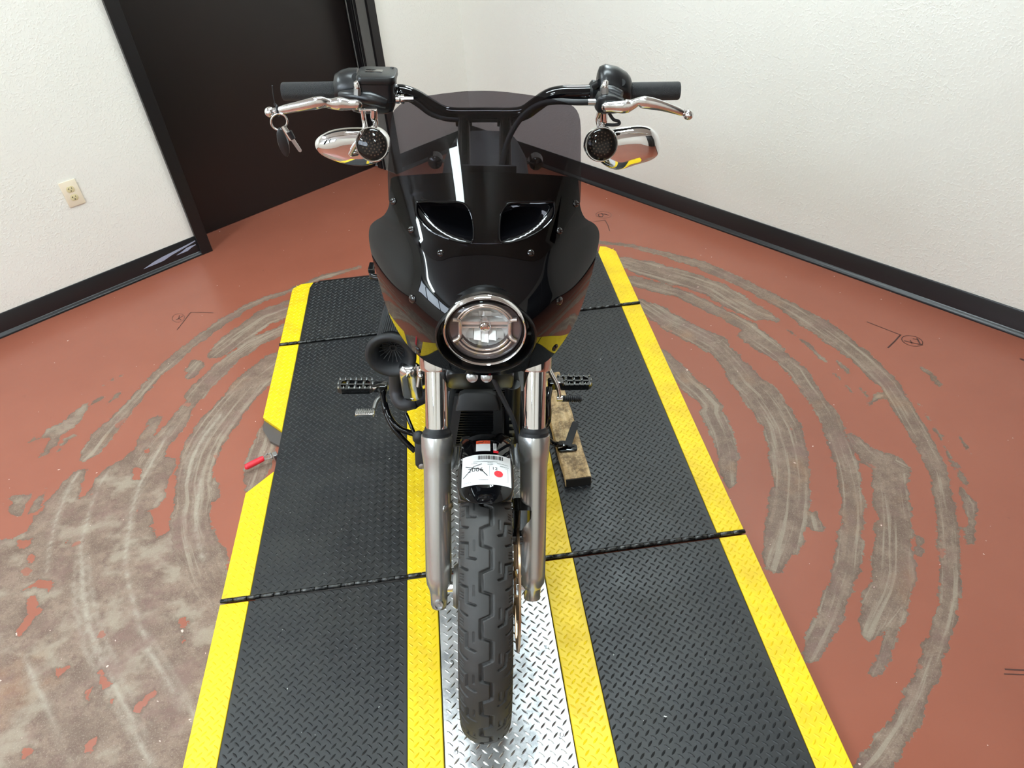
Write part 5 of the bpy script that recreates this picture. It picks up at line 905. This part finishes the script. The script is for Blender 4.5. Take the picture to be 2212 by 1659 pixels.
# ---- kickstand, its foot on the board
ks=empty('kickstand',(0,0,0),(0,0,0),bike)
def LB(p): return Vector(RB.T@(np.array(p)-OB))
def gw(px,py,z): r=ray(px,py); t=(z-HC)/r[2]; return LB(np.array((0,0,HC))+r*t)
f0=gw(1204,968,.072); f1=gw(1247,965,.072)
mb=MB().tube([V(.10,.62,.20),gw(1175,951,.17),gw(1197,958,.10),gw(1214,963,.078)],[.013,.012,.010,.010],14,4); obj('stand_leg',mb,M_gloss,ks)
u=(f1-f0).normalized(); c=(f0+f1)/2; up=Vector(RB.T@np.array((0,0,1.))); w_=up.cross(u).normalized()
mb=MB().prism(rrect((f1-f0).length,.03,.010,5),c-up*.0075,u,w_,.007,.002,w=up); mb.prism([(a*.02,b*.015) for a,b in circ(1,18)],gw(1215,962,.075)-up*.002,u,w_,.012,.003,w=up); obj('stand_foot',mb,M_gloss,ks)
a,b=gw(1226,963,.08),gw(1243,914,.115); d=(b-a).normalized(); s_=d.cross(V(0,-.6,.8)).normalized(); n_=s_.cross(d)
mb=MB().rings([[p+s_*(x*w2)+n_*(y*.003) for x,y in((-1,-1),(1,-1),(1,1),(-1,1))] for p,w2 in((a,.0125),(a.lerp(b,.5),.0125),(b,.0115),(b+d*.004,.008))]); obj('stand_tab',mb,M_rubber,ks,bev=.0015)
obj('stand_clip',MB().tube([gw(1206,967,.08),gw(1216,964,.082),gw(1222,962,.08)],.003,10),M_bolt,ks)
# ---- tank, seat, rear of the machine
rr=[]
for y_,w_,h_,z_ in ((.52,.05,.05,.90),(.56,.10,.10,.91),(.66,.14,.13,.905),(.80,.145,.13,.89),(.95,.12,.10,.86),(1.03,.07,.06,.83)):
    rr.append([V(w_*math.copysign(abs(math.cos(a))**.8,math.cos(a)),y_,z_+h_*math.copysign(abs(math.sin(a))**.8,math.sin(a))) for a in np.linspace(0,2*PI,32,endpoint=False)])
obj('fuel_tank',MB().rings(rr),M_gloss,bike,sharp=70)
rr=[]
for y_,w_,h_,z_ in ((.98,.07,.04,.80),(1.05,.11,.06,.77),(1.2,.15,.06,.76),(1.36,.14,.075,.79),(1.42,.12,.10,.79),(1.50,.11,.05,.75),(1.66,.09,.03,.72)):
    rr.append([V(w_*math.copysign(abs(math.cos(a))**.6,math.cos(a)),y_,z_+h_*math.copysign(abs(math.sin(a))**.7,math.sin(a))) for a in np.linspace(0,2*PI,32,endpoint=False)])
obj('seat',MB().rings(rr),M_seat,bike,sharp=70)
rw=empty('rear_wheel',(0,0,0),(0,0,0),bike); RY=1.56; RZ=.31
def tor(xh,r,k=28): return [(xh*math.sin(t),r-xh*.75*(1-math.cos(t))) for t in np.linspace(-PI*.62,PI*.62,k)]
obj('rear_tire',MB().lathe((0,RY,RZ),(1,0,0),tor(.07,.307),64,cap=False),M_tire,rw); obj('rear_rim',MB().lathe((0,RY,RZ),(1,0,0),[(-.07,.215),(-.02,.2),(-.02,.06),(-.06,.05),(.06,.05),(.02,.06),(.02,.2),(.07,.215)],48),M_satin,rw)
rr=[]
for i in range(20):
    t=math.radians(-70+140*i/19); d=V(0,math.sin(t),math.cos(t)); rr.append([V(x,RY,RZ)+d*r for x,r in((-.09,.27),(-.09,.31),(-.07,.328),(0,.334),(.07,.328),(.09,.31),(.09,.27))])
obj('rear_fender',MB().rings(rr,cap=False,close=False),M_gloss,bike)
for sx in(-1,1): obj('swingarm',MB().tube([V(sx*.12,1.05,.33),V(sx*.12,RY,RZ)],.02,14),M_satin,bike)
for sx in(-1,1): obj('rear_shock',MB().tube([V(sx*.14,1.35,.68),V(sx*.14,1.58,.36)],.026,16),M_satin,bike)
for sx in(-1,1):
    mb=MB().lathe((sx*.19,1.62,.70),(0,1,0),[(-.03,.012),(-.02,.026),(.02,.028),(.025,.02)],24); mb.cyl((sx*.09,1.6,.70),(sx*.19,1.62,.70),.008,10); obj('rear_signal',mb,M_glossmetal,bike)
# passenger peg bracket seen past the right flank of the fairing
p=at(803,578,y=1.15); q=at(818,600,y=1.12); mb=MB().tube([p,q,V(-.16,1.1,.60)],[.010,.013,.012],14,3); mb.box(p,(.02,.05,.016)); obj('passenger_peg',mb,M_glossmetal,bike,bev=.003)
